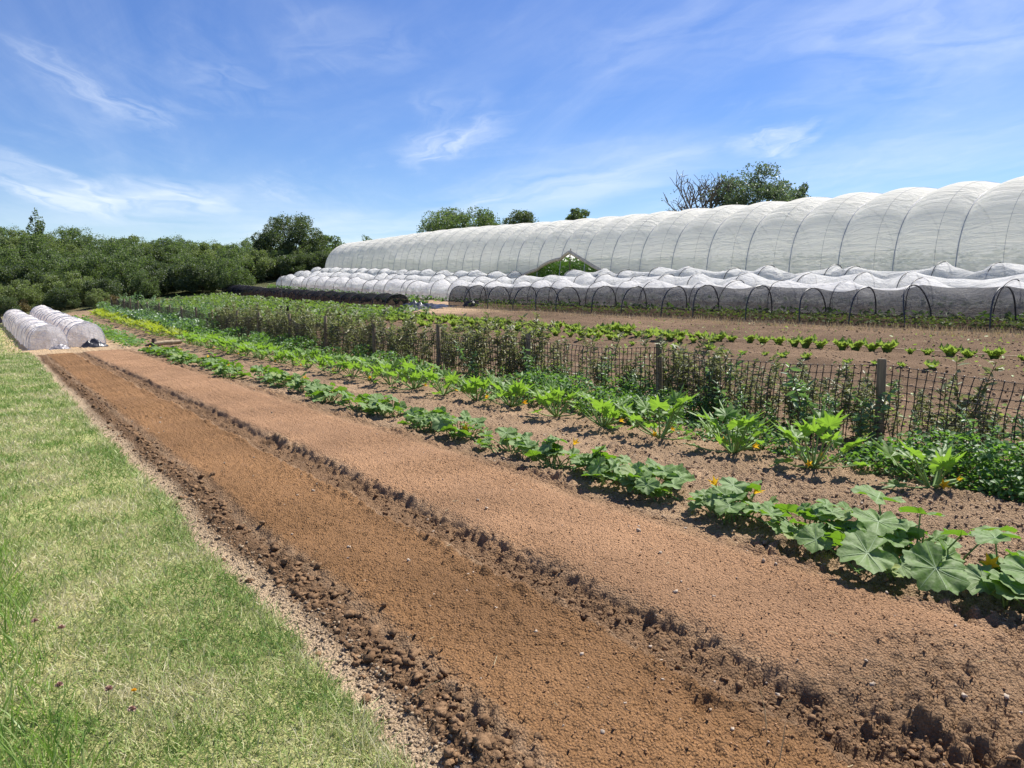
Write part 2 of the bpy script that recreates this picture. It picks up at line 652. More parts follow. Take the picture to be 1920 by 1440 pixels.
M['flower'] = leaf_mat('orange_flower', [(.82, .42, .015), (.86, .52, .03)], (.9, .58, .03), 0.35, 0.5, 0.2)
M['lettuce'] = leaf_mat('lettuce_leaf', [(.17, .26, .05), (.25, .34, .08), (.14, .21, .045)], (.38, .52, .08), 0.34, 0.5, 0.3)
M['weed'] = leaf_mat('weed_leaf', [(.07, .15, .035), (.11, .21, .055), (.16, .26, .10), (.09, .17, .07)], (.20, .40, .04), 0.36, 0.5, 0.28)
M['bean'] = leaf_mat('bean_leaf', [(.11, .14, .05), (.16, .18, .08), (.13, .12, .055), (.26, .29, .16), (.30, .26, .15), (.11, .15, .06)],
                     (.26, .30, .09), 0.32, 0.5, 0.4)
M['bean_stem'] = plain_mat('bean_stem', (.10, .075, .04), 0.7)
M['kale'] = leaf_mat('kale_leaf', [(.09, .16, .07), (.16, .24, .13), (.06, .13, .05)], (.22, .40, .08), 0.3, 0.45, 0.5)
M['ash'] = leaf_mat('ash_leaf', [(.065, .095, .055), (.10, .135, .08), (.14, .17, .11)], (.16, .24, .08), 0.3, 0.5, 0.5)
M['brassica'] = leaf_mat('brassica_leaf', [(.06, .13, .06), (.12, .20, .10)], (.2, .36, .06), 0.3, 0.45, 0.5)
M['shrub'] = leaf_mat('shrub_leaf', [(.06, .088, .042), (.10, .135, .06), (.155, .185, .085), (.075, .108, .06)], (.18, .28, .05), 0.36, 0.55, 0.4)
M['shrub_light'] = leaf_mat('shrub_light_leaf', [(.14, .175, .068), (.20, .235, .10), (.15, .19, .085)], (.25, .34, .07), 0.36, 0.55, 0.4)
M['shrub_dark'] = leaf_mat('shrub_dark_leaf', [(.045, .072, .034), (.07, .10, .048), (.095, .128, .06)], (.13, .19, .03), 0.32, 0.5, 0.5)
M['dry'] = leaf_mat('dry_leaf', [(.16, .13, .06), (.22, .17, .08), (.12, .12, .05)], (.25, .2, .06), 0.25, 0.6, 0.2)
M['bark'] = plain_mat('bark', (.10, .08, .06), 0.9, 0.1, 0.4, 8, 0.02, (1, 1, .2))
M['grey_bark'] = plain_mat('grey_bark', (.16, .14, .125), 0.9, 0.1, 0.3, 8)
M['post'] = plain_mat('weathered_wood', (.24, .185, .125), 0.85, 0.15, 0.5, 30, 0.006, (1, 1, .08))
M['black_plastic'] = plain_mat('black_plastic', (.045, .030, .022), 0.45, 0.4, 0.3)
M['hoop_black'] = plain_mat('black_pipe', (.04, .04, .044), 0.4, 0.5, 0.2)
M['hoop_grey'] = plain_mat('grey_steel', (.42, .43, .45), 0.5, 0.4, 0.15)
M['hoop_blue'] = plain_mat('blue_grey_pipe', (.34, .36, .44), 0.4, 0.4, 0.15)
M['film'] = net_mat('tunnel_film', (.96, .93, .865), (.96, .94, .87), 0.90, 0.50, (3.2, .42, 4.6), 0.45)
M['film_rolled'] = plain_mat('rolled_film_edge', (.66, .54, .39), 0.6, 0.3, 0.25, 6)
M['white_net'] = net_mat('white_insect_net', (.84, .84, .84), (.90, .90, .90), 0.64, 0.48, (3.2, 2.2, 3.2), 0.8, 0.16)
M['fleece'] = net_mat('white_fleece', (.95, .92, .91), (.95, .92, .91), 0.78, 0.48, (4, 3, 4), 0.9, 0.14)
M['black_net'] = net_mat('black_shade_net', (.028, .028, .034), (.03, .03, .034), 0.50, 0.2, (3, 3, 3), 0.4, 0.05)
M['black_net_dense'] = net_mat('dense_black_shade_net', (.022, .022, .028), (.03, .03, .034), 0.74, 0.2, (3, 3, 3), 0.5, 0.10)
M['black_sheet'] = plain_mat('black_sheet', (.03, .03, .036), 0.32, 0.5, 0.3, 5, 0.03)
M['grey_sheet'] = plain_mat('grey_plastic_bag', (.20, .19, .21), 0.4, 0.5, 0.4, 6, 0.03)
M['stone'] = plain_mat('stone', (.42, .34, .26), 0.85, 0.2, 0.3, 20, 0.004)
M['straw'] = leaf_mat('dry_straw', [(.45, .36, .20), (.55, .46, .28)], (.5, .4, .2), 0.2, 0.6, 0.2)
M['log'] = plain_mat('bleached_log', (.42, .33, .22), 0.8, 0.2, 0.4, 10, 0.01)
M['string'] = plain_mat('string', (.55, .42, .30), 0.8, 0.1, 0.1)
M['clover'] = plain_mat('clover_head', (.52, .34, .27), 0.8, 0.1, 0.3, 200)
M['blossom'] = plain_mat('white_blossom', (.75, .75, .68), 0.8, 0.1, 0.1)


def grass_mat():
    m, nt, N, L, out = new_mat('grass_blade')
    g = N.new('ShaderNodeNewGeometry')
    tc = N.new('ShaderNodeTexCoord')
    n = N.new('ShaderNodeTexNoise')
    n.inputs['Scale'].default_value = 1.7
    n.inputs['Detail'].default_value = 4
    L.new(tc.outputs['Object'], n.inputs['Vector'])
    mr = N.new('ShaderNodeMapRange')
    mr.inputs['From Min'].default_value = .33
    mr.inputs['From Max'].default_value = .67
    mr.inputs['To Min'].default_value = -.28
    mr.inputs['To Max'].default_value = .56
    L.new(n.outputs['Fac'], mr.inputs['Value'])
    ad = N.new('ShaderNodeMath')
    ad.operation = 'MULTIPLY_ADD'
    ad.use_clamp = True
    L.new(g.outputs['Random Per Island'], ad.inputs[0])
    ad.inputs[1].default_value = .85
    L.new(mr.outputs[0], ad.inputs[2])
    r = ramp(N, [(0, (.12, .23, .04)), (.35, (.25, .36, .085)), (.66, (.41, .45, .18)), (.88, (.56, .53, .29)), (1, (.64, .58, .37))])
    L.new(ad.outputs[0], r.inputs[0])
    p = N.new('ShaderNodeBsdfPrincipled')
    p.inputs['Roughness'].default_value = .5
    p.inputs['Specular IOR Level'].default_value = .35
    L.new(r.outputs[0], p.inputs['Base Color'])
    t = N.new('ShaderNodeBsdfTranslucent')
    L.new(r.outputs[0], t.inputs['Color'])
    mix = N.new('ShaderNodeMixShader')
    mix.inputs[0].default_value = .32
    L.new(p.outputs[0], mix.inputs[1])
    L.new(t.outputs[0], mix.inputs[2])
    L.new(mix.outputs[0], out.inputs[0])
    return m


M['grass'] = grass_mat()
M['grass_long'] = leaf_mat('long_grass_blade', [(.10, .20, .03), (.17, .28, .055), (.26, .34, .11), (.36, .36, .17)], (.26, .45, .05), 0.38, 0.45, 0.4)


# ------------------------------------------------------------------ ground sheet
def wig(y, f, seed):
    return vnoise(y * f, np.zeros_like(y) + 3.3, seed)


BED_END = 31.5


def micro(X, Y):
    """small relief and albedo of the plots, from world position only"""
    e = 0.10 * wig(Y, 0.9, 1) + 0.06 * wig(Y, 3.1, 2) + 0.04 * wig(Y, 9, 3)          # ragged turf edge
    gx = 1.06 + e
    w1 = 0.10 * wig(Y, 0.7, 4) + 0.06 * wig(Y, 2.6, 5)
    w2 = 0.06 * wig(Y, 0.5, 6) + 0.05 * wig(Y, 2.2, 7) + 0.03 * wig(Y, 6, 17) + 0.16 * (1 - sstep(1.1, 2.2, Y))
    w3 = 0.10 * wig(Y, 0.6, 8) + 0.06 * wig(Y, 2.4, 9)
    inb = 1 - sstep(BED_END - 0.6, BED_END + 0.3, Y)
    front = sstep(1.30, 1.95, Y + 0.35 * (X - 3.2) + 0.15 * vnoise(X * 3, Y * 3, 21))
    front1 = sstep(0.2, 0.9, Y)
    xa = 1.45 + w1 * 0.7
    bed1 = sstep(xa, xa + 0.12, X) * (1 - sstep(2.27 + w2, 2.35 + w2, X)) * inb * front1
    xb = 2.585 + w2 + .02 * vnoise(X * 7, Y * 5, 19) + .07 * vnoise(X * 3, Y * 1.5, 20)
    bw = 0.09 + 0.17 * np.clip(.45 + vnoise(X * 0 + 4.2, Y * 1.3, 22) + .6 * vnoise(X * 0 + 1.2, Y * 4.1, 23), 0, 1)
    bed2 = sstep(xb, xb + bw, X) * (1 - sstep(3.62 + w3, 4.0 + w3, X)) * inb * front
    soil = sstep(gx, gx + 0.05, X)
    near = 1 - sstep(20, 34, Y)
    big = clods(X, Y, 0.085, 31)
    mid = clods(X, Y, 0.047, 32)
    sml = clods(X, Y, 0.020, 33)
    ridge = np.exp(-((X - (1.35 + w1)) / 0.11) ** 2) * inb
    groove = sstep(2.33 + w2, 2.41 + w2, X) * (1 - sstep(2.61 + w2, 2.67 + w2, X)) * inb
    lip = np.exp(-((X - (2.29 + w2)) / 0.05) ** 2) * inb
    rough = np.clip(soil - bed1 - bed2, 0, 1)
    h = np.zeros_like(X)
    h += bed1 * 0.045 + bed2 * 0.072
    h += (bed1 + bed2) * (sml * (0.009 + .015 * np.clip(.6 + 1.5 * vnoise(X * 1.9, Y * 1.3, 48), 0, 1.2)) + .010 * (mid > .5) * mid * np.clip(2.2 * vnoise(X * 1.3, Y * 1.1, 49), 0, 1) + 0.006 * fbm(X * 14, Y * 14, 41, 3) + 0.014 * fbm(X * 1.6, Y * 0.9, 42, 2) + 0.009 * fbm(X * 7, Y * 0.55, 43, 3))
    h += bed1 * (mid > 0.42) * mid * 0.014 * (vnoise(X * 2.1, Y * 2.1, 44) > -0.1)
    patchy = np.clip(0.75 + 1.6 * vnoise(X * 3.0, Y * 1.7, 45), 0.15, 1.5)
    h += ridge * (0.018 + 0.036 * big * patchy + 0.028 * mid + .014 * sml)
    h += groove * (-0.026 + 0.030 * big * patchy + 0.025 * mid + .012 * sml + 0.03 * fbm(X * 9, Y * 5, 46, 3))
    h += lip * (0.016 * patchy + .02 * mid)
    bank = np.exp(-((X - (xb + .04)) / .09) ** 2) * inb
    h += bank * (.014 * mid * patchy + .022 * big * np.clip(patchy - .5, 0, 1) + .006 * sml)
    edge2 = np.exp(-((X - (3.92 + w3)) / 0.14) ** 2) * inb
    h += edge2 * (0.040 * big * patchy + .022 * mid)
    far_field = sstep(7.6, 9.0, X)
    h += rough * (1 - groove) * (1 - ridge) * (0.046 * mid * patchy + 0.042 * big * np.clip(patchy - .35, 0, 2) + 0.016 * sml + 0.03 * fbm(X * 2.2, Y * 1.3, 47, 3)) * (1 - .3 * far_field) * sstep(1.2, 1.5, X)
    h += rough * (1 - sstep(1.2, 1.4, X)) * (sml * 0.012 + mid * 0.012)
    ruts = sstep(8, 9.5, X) * (1 - sstep(19, 20, X))
    h += ruts * 0.03 * np.sin(X * 5.2 + 0.6 * np.sin(Y * 0.8))
    h += .045 * np.exp(-((X - 3.35) / .38) ** 2 - ((Y - 1.80) / .28) ** 2)
    fr = np.clip(1 - front, 0, 1) * sstep(2.1, 2.5, X) * (1 - sstep(5.0, 6.0, X)) * (Y > -2)
    h += fr * (.032 * big * np.clip(patchy - .2, 0, 1.4) + .022 * mid + .022 * np.sin(X * 9 + 14 * Y + 2 * vnoise(X * 2, Y * 2, 50)) * vnoise(X * 3, Y * 3, 53))
    # scuffed hollows at the front end of the beds
    for (hx, hy, hr, hd) in ((2.42, 1.45, .12, .09), (2.75, 1.62, .10, .06), (3.15, 1.25, .13, .06), (2.2, 1.95, .08, .05), (3.6, 1.35, .1, .05),
                             (2.62, 1.95, .08, .05), (3.9, 1.75, .09, .05)):
        h -= hd * np.exp(-((X - hx) ** 2 + (Y - hy) ** 2) / (2 * (hr * 0.55) ** 2))
    # albedo
    def c(*v):
        return np.array(v)[None, None, :]
    n_big = (fbm(X * 0.7, Y * 0.45, 51, 3))[..., None]
    n_med = (fbm(X * 3.1, Y * 2.3, 52, 3))[..., None]
    turf = c(.34, .335, .14) * (1 + 0.5 * n_big) + c(.10, .06, .03) * np.clip(n_med, 0, 1)
    pale = c(.47, .35, .225)
    roughc = c(.325, .222, .138) * (1 + 0.22 * n_med + 0.2 * n_big)
    b1 = c(.250, .137, .064) * (1 + 0.30 * n_big + 0.16 * n_med)
    b2 = c(.350, .205, .114) * (1 + 0.24 * n_big + .10 * n_med)
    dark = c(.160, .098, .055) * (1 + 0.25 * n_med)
    field = c(.190, .126, .078) * (1 + 0.35 * n_big + 0.2 * n_med)
    fgreen = c(.14, .15, .06) * (1 + 0.4 * n_med)
    col = turf * (1 - soil[..., None]) + soil[..., None] * roughc
    pz = (soil * (1 - sstep(1.21 + w1, 1.31 + w1, X)))[..., None]
    col = col * (1 - pz) + pale * pz
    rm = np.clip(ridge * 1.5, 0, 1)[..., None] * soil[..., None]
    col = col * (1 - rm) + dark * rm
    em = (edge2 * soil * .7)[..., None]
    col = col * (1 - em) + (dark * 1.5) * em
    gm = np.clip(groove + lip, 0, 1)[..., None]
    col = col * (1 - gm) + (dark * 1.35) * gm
    m = bed1[..., None]
    col = col * (1 - m) + b1 * m
    m = bed2[..., None]
    col = col * (1 - m) + b2 * m
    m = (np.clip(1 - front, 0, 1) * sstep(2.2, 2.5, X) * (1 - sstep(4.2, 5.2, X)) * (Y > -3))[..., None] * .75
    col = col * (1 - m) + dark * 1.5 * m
    # beyond the raked beds: a sandy cross path, then worn soil between the covered beds
    pth = (sstep(BED_END - 0.5, BED_END + .3, Y) * sstep(0.2, 0.8, X + 0.3 * n_med[..., 0]) * (1 - sstep(4.2, 5.2, X)))[..., None]
    col = col * (1 - pth) + c(.50, .36, .22) * (1 + .2 * n_med) * pth
    m = far_field[..., None]
    col = col * (1 - m) + field * m
    m = (sstep(22, 26, X))[..., None]
    col = col * (1 - m) + fgreen * m
    m = (sstep(28, 33, Y) * (1 - sstep(44, 48, Y)) * sstep(16.5, 18, X) * (1 - sstep(21.3, 22, X)))[..., None]
    col = col * (1 - m) + c(.46, .32, .20) * m
    m = (sstep(66, 72, Y + 6 * n_big[..., 0]))[..., None]
    col = col * (1 - m) + c(.085, .09, .04) * (1 + .5 * n_med) * m
    m = (sstep(0.55, 1.0, vnoise(X * .2 + 2.2, Y * .2, 66) * 2.4) * sstep(76, 80, Y))[..., None]
    col = col * (1 - m) + c(.30, .24, .12) * m
    m = (1 - sstep(-2, 0.0, Y))[..., None] * soil[..., None] * 0.3
    col = col * (1 - m) + turf * m
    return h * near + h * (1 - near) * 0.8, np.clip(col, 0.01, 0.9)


def axis(segs):
    out = []
    for (a, b, s0, s1) in segs:
        x = a
        while x < b - 1e-6:
            out.append(x)
            f = (x - a) / (b - a)
            x += s0 * (s1 / s0) ** f
    out.append(segs[-1][1])
    return np.array(out)


gxs = axis([(-450, -40, 90, 10), (-40, -3, 8, .5), (-3, 0.7, .4, .05), (0.7, 4.5, .0125, .0125), (4.5, 7.7, .016, .03), (7.7, 22, .05, .16),
            (22, 60, .3, 2), (60, 450, 8, 90)])
ys = [-450, -200, -90, -40, -20, -10, -6, -4, -3, -2, -1.4, -1.0, -.7, -.4, -.2]
y = 0.0
while y < 75:
    ys.append(y)
    y += 0.03 if y < 0.9 else min(max(0.0125, 0.00052 * y * y), 0.5)
ys += list(np.arange(75, 110, 1.0)) + [112, 116, 122, 132, 150, 190, 260, 350, 450]
gys = np.array(ys)
GX, GY = np.meshgrid(gxs, gys)
H, COL = micro(GX, GY)
GZ = T(GX, GY) + H
nx, ny = len(gxs), len(gys)
V = np.stack([GX, GY, GZ], -1).reshape(-1, 3)
ii = (np.arange(ny - 1)[:, None] * nx + np.arange(nx - 1)[None, :]).ravel()
Q = np.stack([ii, ii + 1, ii + nx + 1, ii + nx], 1)
gme = np_mesh('ground', V, [Q], None, True)
ca = gme.color_attributes.new('col', 'FLOAT_COLOR', 'POINT')
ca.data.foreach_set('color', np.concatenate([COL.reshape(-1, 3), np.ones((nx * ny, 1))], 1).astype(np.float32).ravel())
ground = obj('ground', gme, M['soil'])
tag(ground, kind='structure')


def G(x, y):
    """surface height with relief, for single points or arrays"""
    x = np.atleast_1d(np.asarray(x, float))
    y = np.atleast_1d(np.asarray(y, float))
    h, _ = micro(x[None, :], y[None, :])
    return T(x, y) + h[0]


def Gz(x, y):
    return float(G(x, y)[0])


# ------------------------------------------------------------------ clods and stones
def ico():
    t = (1 + 5 ** .5) / 2
    v = np.array([(-1, t, 0), (1, t, 0), (-1, -t, 0), (1, -t, 0), (0, -1, t), (0, 1, t), (0, -1, -t), (0, 1, -t), (t, 0, -1), (t, 0, 1), (-t, 0, -1), (-t, 0, 1)], float)
    v /= np.linalg.norm(v, axis=1)[:, None]
    f = np.array([(0, 11, 5), (0, 5, 1), (0, 1, 7), (0, 7, 10), (0, 10, 11), (1, 5, 9), (5, 11, 4), (11, 10, 2), (10, 7, 6), (7, 1, 8), (3, 9, 4), (3, 4, 2), (3, 2, 6), (3, 6, 8), (3, 8, 9), (4, 9, 5), (2, 4, 11), (6, 2, 10), (8, 6, 7), (9, 8, 1)])
    return v, f


def ico2():
    v, f = ico()
    v = list(map(tuple, v))
    cache, nf = {}, []

    def midp(a, b):
        k = (min(a, b), max(a, b))
        if k not in cache:
            p = np.array(v[a]) + np.array(v[b])
            p /= np.linalg.norm(p)
            cache[k] = len(v)
            v.append(tuple(p))
        return cache[k]
    for a, b, c in f:
        ab, bc, ca_ = midp(a, b), midp(b, c), midp(c, a)
        nf += [(a, ab, ca_), (b, bc, ab), (c, ca_, bc), (ab, bc, ca_)]
    return np.array(v), np.array(nf)


def scatter_clods(name, n, sampler, rmin, rmax, mat, power=3.0, protos=5, sub=False):
    mb = MB()
    v0, f0 = ico2() if sub else ico()
    x, y = sampler(n)
    z = G(x, y)
    r = rmin + (rmax - rmin) * RS.uniform(0, 1, len(x)) ** power
    idx = RS.randint(0, protos, len(x))
    for k in range(protos):
        vv = v0 * (1 + 0.50 * RS.uniform(-1, 1, (len(v0), 1))) * np.array([1, RS.uniform(.7, 1.2), RS.uniform(.6, .85)])
        s = idx == k
        if s.any():
            mb.inst(vv, [f0], rand_rot(s.sum(), 0.5, scale=r[s]), np.stack([x[s], y[s], z[s] + r[s] * 0.25], 1))
    return obj(name, mb, mat, smooth=False)


def ydist(n, a, b):
    """more samples near the viewer end of the rows"""
    u = RS.uniform(0, 1, n)
    return a * (b / a) ** u


def s_ridge(n):
    y = ydist(n, 1.2, 24)
    w1 = 0.10 * wig(y, 0.7, 4) + 0.06 * wig(y, 2.6, 5)
    return 1.36 + w1 + RS.normal(0, 0.075, n), y


def s_groove(n):
    y = ydist(n, 1.0, 24)
    w2 = 0.06 * wig(y, 0.5, 6) + 0.05 * wig(y, 2.2, 7) + 0.03 * wig(y, 6, 17) + 0.16 * (1 - sstep(1.1, 2.2, y))
    return 2.47 + w2 + RS.normal(0, 0.09, n), y


def s_rough(n):
    y = ydist(n, 0.9, 16)
    return RS.uniform(3.92, 7.0, n), y


def s_bed(n):
    y = ydist(n, 1.0, 12)
    return RS.uniform(1.35, 3.75, n), y


def s_pale(n):
    y = ydist(n, 1.2, 14)
    return 1.20 + 0.10 * wig(y, 0.9, 1) + RS.normal(0, 0.06, n), y


def clod_mat(name, c1, c2):
    m = leaf_mat(name, [c1, c2, tuple(.5 * (a + b) for a, b in zip(c1, c2))], c1, 0.0, 0.95, 0.1, noise=(160.0, tuple(.75 * v for v in c1)))
    return m


M['clod_dark'] = clod_mat('dark_clod', (.14, .082, .044), (.29, .18, .10))
M['clod_tan'] = clod_mat('tan_clod', (.26, .175, .108), (.42, .30, .195))
M['clod_red'] = clod_mat('red_clod', (.24, .132, .066), (.42, .25, .135))
M['clod_pale'] = clod_mat('pale_clod', (.30, .22, .14), (.46, .35, .235))

tag(scatter_clods('soil_clods', 6000, s_ridge, .0018, .026, M['clod_dark'], 8.0, sub=True),
    'dark crumbly clods along the ridge beside the grass edge', 'soil clods', kind='stuff')
tag(scatter_clods('soil_clods', 5000, s_groove, .0018, .017, M['clod_dark'], 6.5), 'dark clods lying in the wheel groove between the two raked beds', 'soil clods', kind='stuff')
tag(scatter_clods('soil_clods', 26000, s_rough, .0025, .018, M['clod_tan'], 5.0), 'tan clods over the rough soil under the squash rows', 'soil clods', kind='stuff')
tag(scatter_clods('soil_crumbs', 30000, s_bed, .0014, .0065, M['clod_red'], 5.0), 'fine reddish crumbs over the raked seed beds', 'soil crumbs', kind='stuff')
tag(scatter_clods('soil_crumbs', 9000, s_pale, .0015, .012, M['clod_pale'], 4.5), 'pale dry crumbs along the turf edge', 'soil crumbs', kind='stuff')


def s_stone(n):
    y = ydist(n, 1.2, 16)
    return RS.uniform(1.1, 7.0, n), y


tag(scatter_clods('pebbles', 420, s_stone, .004, .014, M['stone'], 2.5, sub=True), 'pale pebbles scattered over the soil', 'pebbles', kind='stuff')

for (x, y, r, lab) in ((4.03, 1.93, .038, 'pale flat stone in front of the largest squash leaf'),):
    v0, f0 = ico2()
    mb = MB()
    vv = v0 * (1 + 0.25 * RS.uniform(-1, 1, (len(v0), 1))) * np.array([1.3, 1, .55]) * r
    mb.add(vv, f0)
    tag(obj('stone', mb, M['stone'], smooth=True, loc=(x, y, Gz(x, y) + r * .2)), lab, 'stone')

def straw_bits():
    mb = MB()
    n = 420
    y = ydist(n, 1.2, 20)
    x = RS.uniform(1.1, 7.0, n)
    z = G(x, y) + .006
    d = np.stack([RS.normal(0, 1, n), RS.normal(0, 1, n), RS.normal(0, .12, n)], 1)
    Ls = RS.uniform(.015, .075, n) * RS.uniform(.4, 1, n)
    R = dir_rot(d, RS.uniform(0, 6, n), np.ones(n)) * np.stack([np.full(n, .0028), Ls, np.full(n, .0028)], 1)[:, None, :]
    V0 = np.array([(-.5, -.5, 0), (.5, -.5, 0), (.4, .1, .6), (.5, .5, 0), (-.5, .5, 0), (-.4, .1, .6)])
    mb.inst(V0, [np.array([(0, 1, 2, 5), (5, 2, 3, 4)])], R, np.stack([x, y, z], 1))
    return mb


tag(obj('straw_bits', straw_bits(), M['straw']), 'bits of dry straw and root scattered over the soil', 'straw', kind='stuff')

# ------------------------------------------------------------------ turf
BLADE_V = np.array([(-.5, 0, 0), (.5, 0, 0), (-.38, .12, .55), (.38, .12, .55), (0, .42, 1.0)])
BLADE_P = [np.array([(0, 1, 3, 2)]), np.array([(2, 3, 4)])]


def blades(mb, x, y, h, w, lean, mat=0):
    n = len(x)
    z = G(x, y)
    R = rand_rot(n, lean)
    S = np.stack([w, h, h], 1)
    R = R * S[:, None, :]
    mb.inst(BLADE_V, BLADE_P, R, np.stack([x, y, z - 0.004], 1), mat)


def turf():
    mb = MB()
    n = 190000
    y = ydist(n, 1.3, 33)
    x = RS.uniform(-0.35, 1.16, n) - 0.02 * np.maximum(0, RS.uniform(0, 1, n))
    x = np.where(RS.uniform(0, 1, n) < 0.07, RS.uniform(-3, -.3, n), x)
    e = 0.10 * wig(y, 0.9, 1) + 0.06 * wig(y, 3.1, 2) + 0.04 * wig(y, 9, 3)
    keep = x < 1.09 + e + RS.normal(0, .018, n)
    x, y = x[keep], y[keep]
    dens = fbm(x * 2.3, y * 1.6, 71, 3)
    keep = RS.uniform(-0.9, 0.35, len(x)) < dens + 0.12
    x, y = x[keep], y[keep]
    h = 0.024 + 0.050 * RS.uniform(0, 1, len(x)) ** 2.0 + 0.03 * np.clip(vnoise(x * 4, y * 3, 72), 0, 1)
    edge = np.exp(-((x - 1.06) / 0.07) ** 2)
    h *= 1 + 0.5 * edge
    w = 0.0022 * RS.uniform(.7, 1.6, len(x)) + 0.00055 * y
    h = h * (1 + 0.012 * y)
    blades(mb, x, y, h, w, 1.45)
    return mb


tag(obj('grass', turf(), M['grass']), 'short dry mown grass beside the raked beds', 'grass', kind='stuff')


def far_turf():
    mb = MB()
    n = 9000
    y = RS.uniform(33, 70, n)
    x = RS.uniform(-5, 0.9, n)
    blades(mb, x, y, RS.uniform(.06, .14, n), np.full(n, .03), 1.0)
    return mb


tag(obj('grass', far_turf(), M['grass']), 'grass left of the fleece covered beds', 'grass', kind='stuff')


def long_grass():
    mb = MB()
    n = 5200
    y = ydist(n, 1.6, 8)
    x = RS.uniform(-0.6, 0.32, n)
    lim = 0.30 - 0.045 * (y - 2.4) + 0.12 * vnoise(y * 2, y * 0, 73)
    keep = (x < lim) & (RS.uniform(0, 1, n) < np.clip((lim - x) / 0.18, 0.1, 1))
    x, y = x[keep], y[keep]
    h = RS.uniform(.07, .21, len(x)) * np.clip((lim[keep] - x) / 0.18, 0.35, 1)
    blades(mb, x, y, h, RS.uniform(.004, .008, len(x)), 0.75)
    return mb


tag(obj('long_grass', long_grass(), M['grass_long']), 'longer uncut green grass at the left margin', 'grass', kind='stuff')


def clover(x, y, hh, label, yellow=False):
    z = Gz(x, y)
    t = thing('wild_flower' if yellow else 'red_clover', (x, y, z), label, 'flower')
    mb = MB()
    mb.tube([(0, 0, 0), (.01, .005, hh * .6), (.012, .0, hh)], [.0016, .0014, .0012], 5)
    obj('stem', mb, M['petiole'], t)
    mb = MB()
    n = 70
    d = RS.normal(0, 1, (n, 3))
    d[:, 2] = np.abs(d[:, 2]) + (0.0 if not yellow else 0.2)
    d /= np.linalg.norm(d, axis=1)[:, None]
    V0 = np.array([(-.12, 0, 0), (.12, 0, 0), (.14, .8, 0), (0, 1, .05), (-.14, .8, 0)])
    mb.inst(V0, [np.array([(0, 1, 2, 3, 4)])], dir_rot(d, RS.uniform(0, 6, n), np.full(n, .017 if not yellow else .012)), np.tile([[.012, 0, hh]], (n, 1)))
    obj('flower_head', mb, M['flower'] if yellow else M['clover'], t)


for (x, y, h, l) in ((.335, 3.05, .10, 'faded red clover head lowest in the grass margin, near the bottom left'),
                     (.28, 3.25, .11, 'small faded clover head just beside the yellow flower'),
                     (.12, 3.35, .13, 'dull red clover head among long grass left of the yellow flower'),
                     (.17, 4.0, .12, 'brownish clover head at the upper edge of the long grass'),
                     (.07, 4.1, .14, 'pinkish clover head at the far left edge of the grass')):
    clover(x, y, h, l)
clover(.36, 3.18, .11, 'single bright yellow flower in the grass near the bottom left corner', True)

# ------------------------------------------------------------------ squash leaves
def leaf_grid(rfun, zfun, nang=26, nring=4):
    th = np.linspace(0, 2 * np.pi, nang, endpoint=False)
    V = [(0, 0, 0)]
    for k in range(1, nring + 1):
        f = k / nring
        r = rfun(th) * f
        V += list(np.stack([r * np.sin(th), r * np.cos(th), zfun(th, f)], 1))
    tri = [(0, 1 + i, 1 + (i + 1) % nang) for i in range(nang)]
    q = []
    for k in range(nring - 1):
        a, b = 1 + k * nang, 1 + (k + 1) * nang
        for i in range(nang):
            q.append((a + i, b + i, b + (i + 1) % nang, a + (i + 1) % nang))
    return np.array(V), [np.array(tri), np.array(q)]


def pumpkin_leaf(seed):
    rs = np.random.RandomState(seed)
    ph = rs.uniform(0, 6, 4)

    def rf(t):
        notch = 1 - 0.72 * np.exp(-((np.abs(t - np.pi)) / 0.20) ** 2)
        return notch * (1 + 0.075 * np.cos(5 * t + .5 * np.sin(t + ph[3])) + 0.055 * np.cos(13 * t + ph[0]) + 0.04 * np.cos(23 * t + ph[1]) + 0.05 * np.cos(t) + .05 * np.cos(2 * t + ph[2]))

    def zf(t, f):
        return 0.20 * f ** 1.6 - 0.10 * f ** 4 + 0.06 * f * np.cos(5 * t + np.pi) + 0.08 * f * f * np.cos(2 * t + ph[2]) + 0.08 * f * f * np.cos(3 * t + ph[3]) + .035 * f * np.cos(11 * t + ph[0] + 3 * f) + .05 * f ** 3 * np.cos(7 * t + ph[1])
    vv, vp = [], []
    for k in range(7):
        t0 = (k - 3) * 0.78
        t0 = t0 % (2 * np.pi)
        ta = np.array([t0])
        rr = float(rf(ta)[0]) * .93
        b = len(vv)
        for j, f in enumerate((.02, .35, .7, 1.0)):
            w = .020 * (1 - .75 * f)
            p = np.array([rr * f * np.sin(t0), rr * f * np.cos(t0), float(zf(ta, f * .93)[0]) + .016])
            sd = np.array([np.cos(t0), -np.sin(t0), 0]) * w
            vv += [p - sd, p + sd]
        vp += [(b + 2 * j, b + 2 * j + 1, b + 2 * j + 3, b + 2 * j + 2) for j in range(3)]
    return leaf_grid(rf, zf, 60, 5) + (np.array(vv), [np.array(vp)])


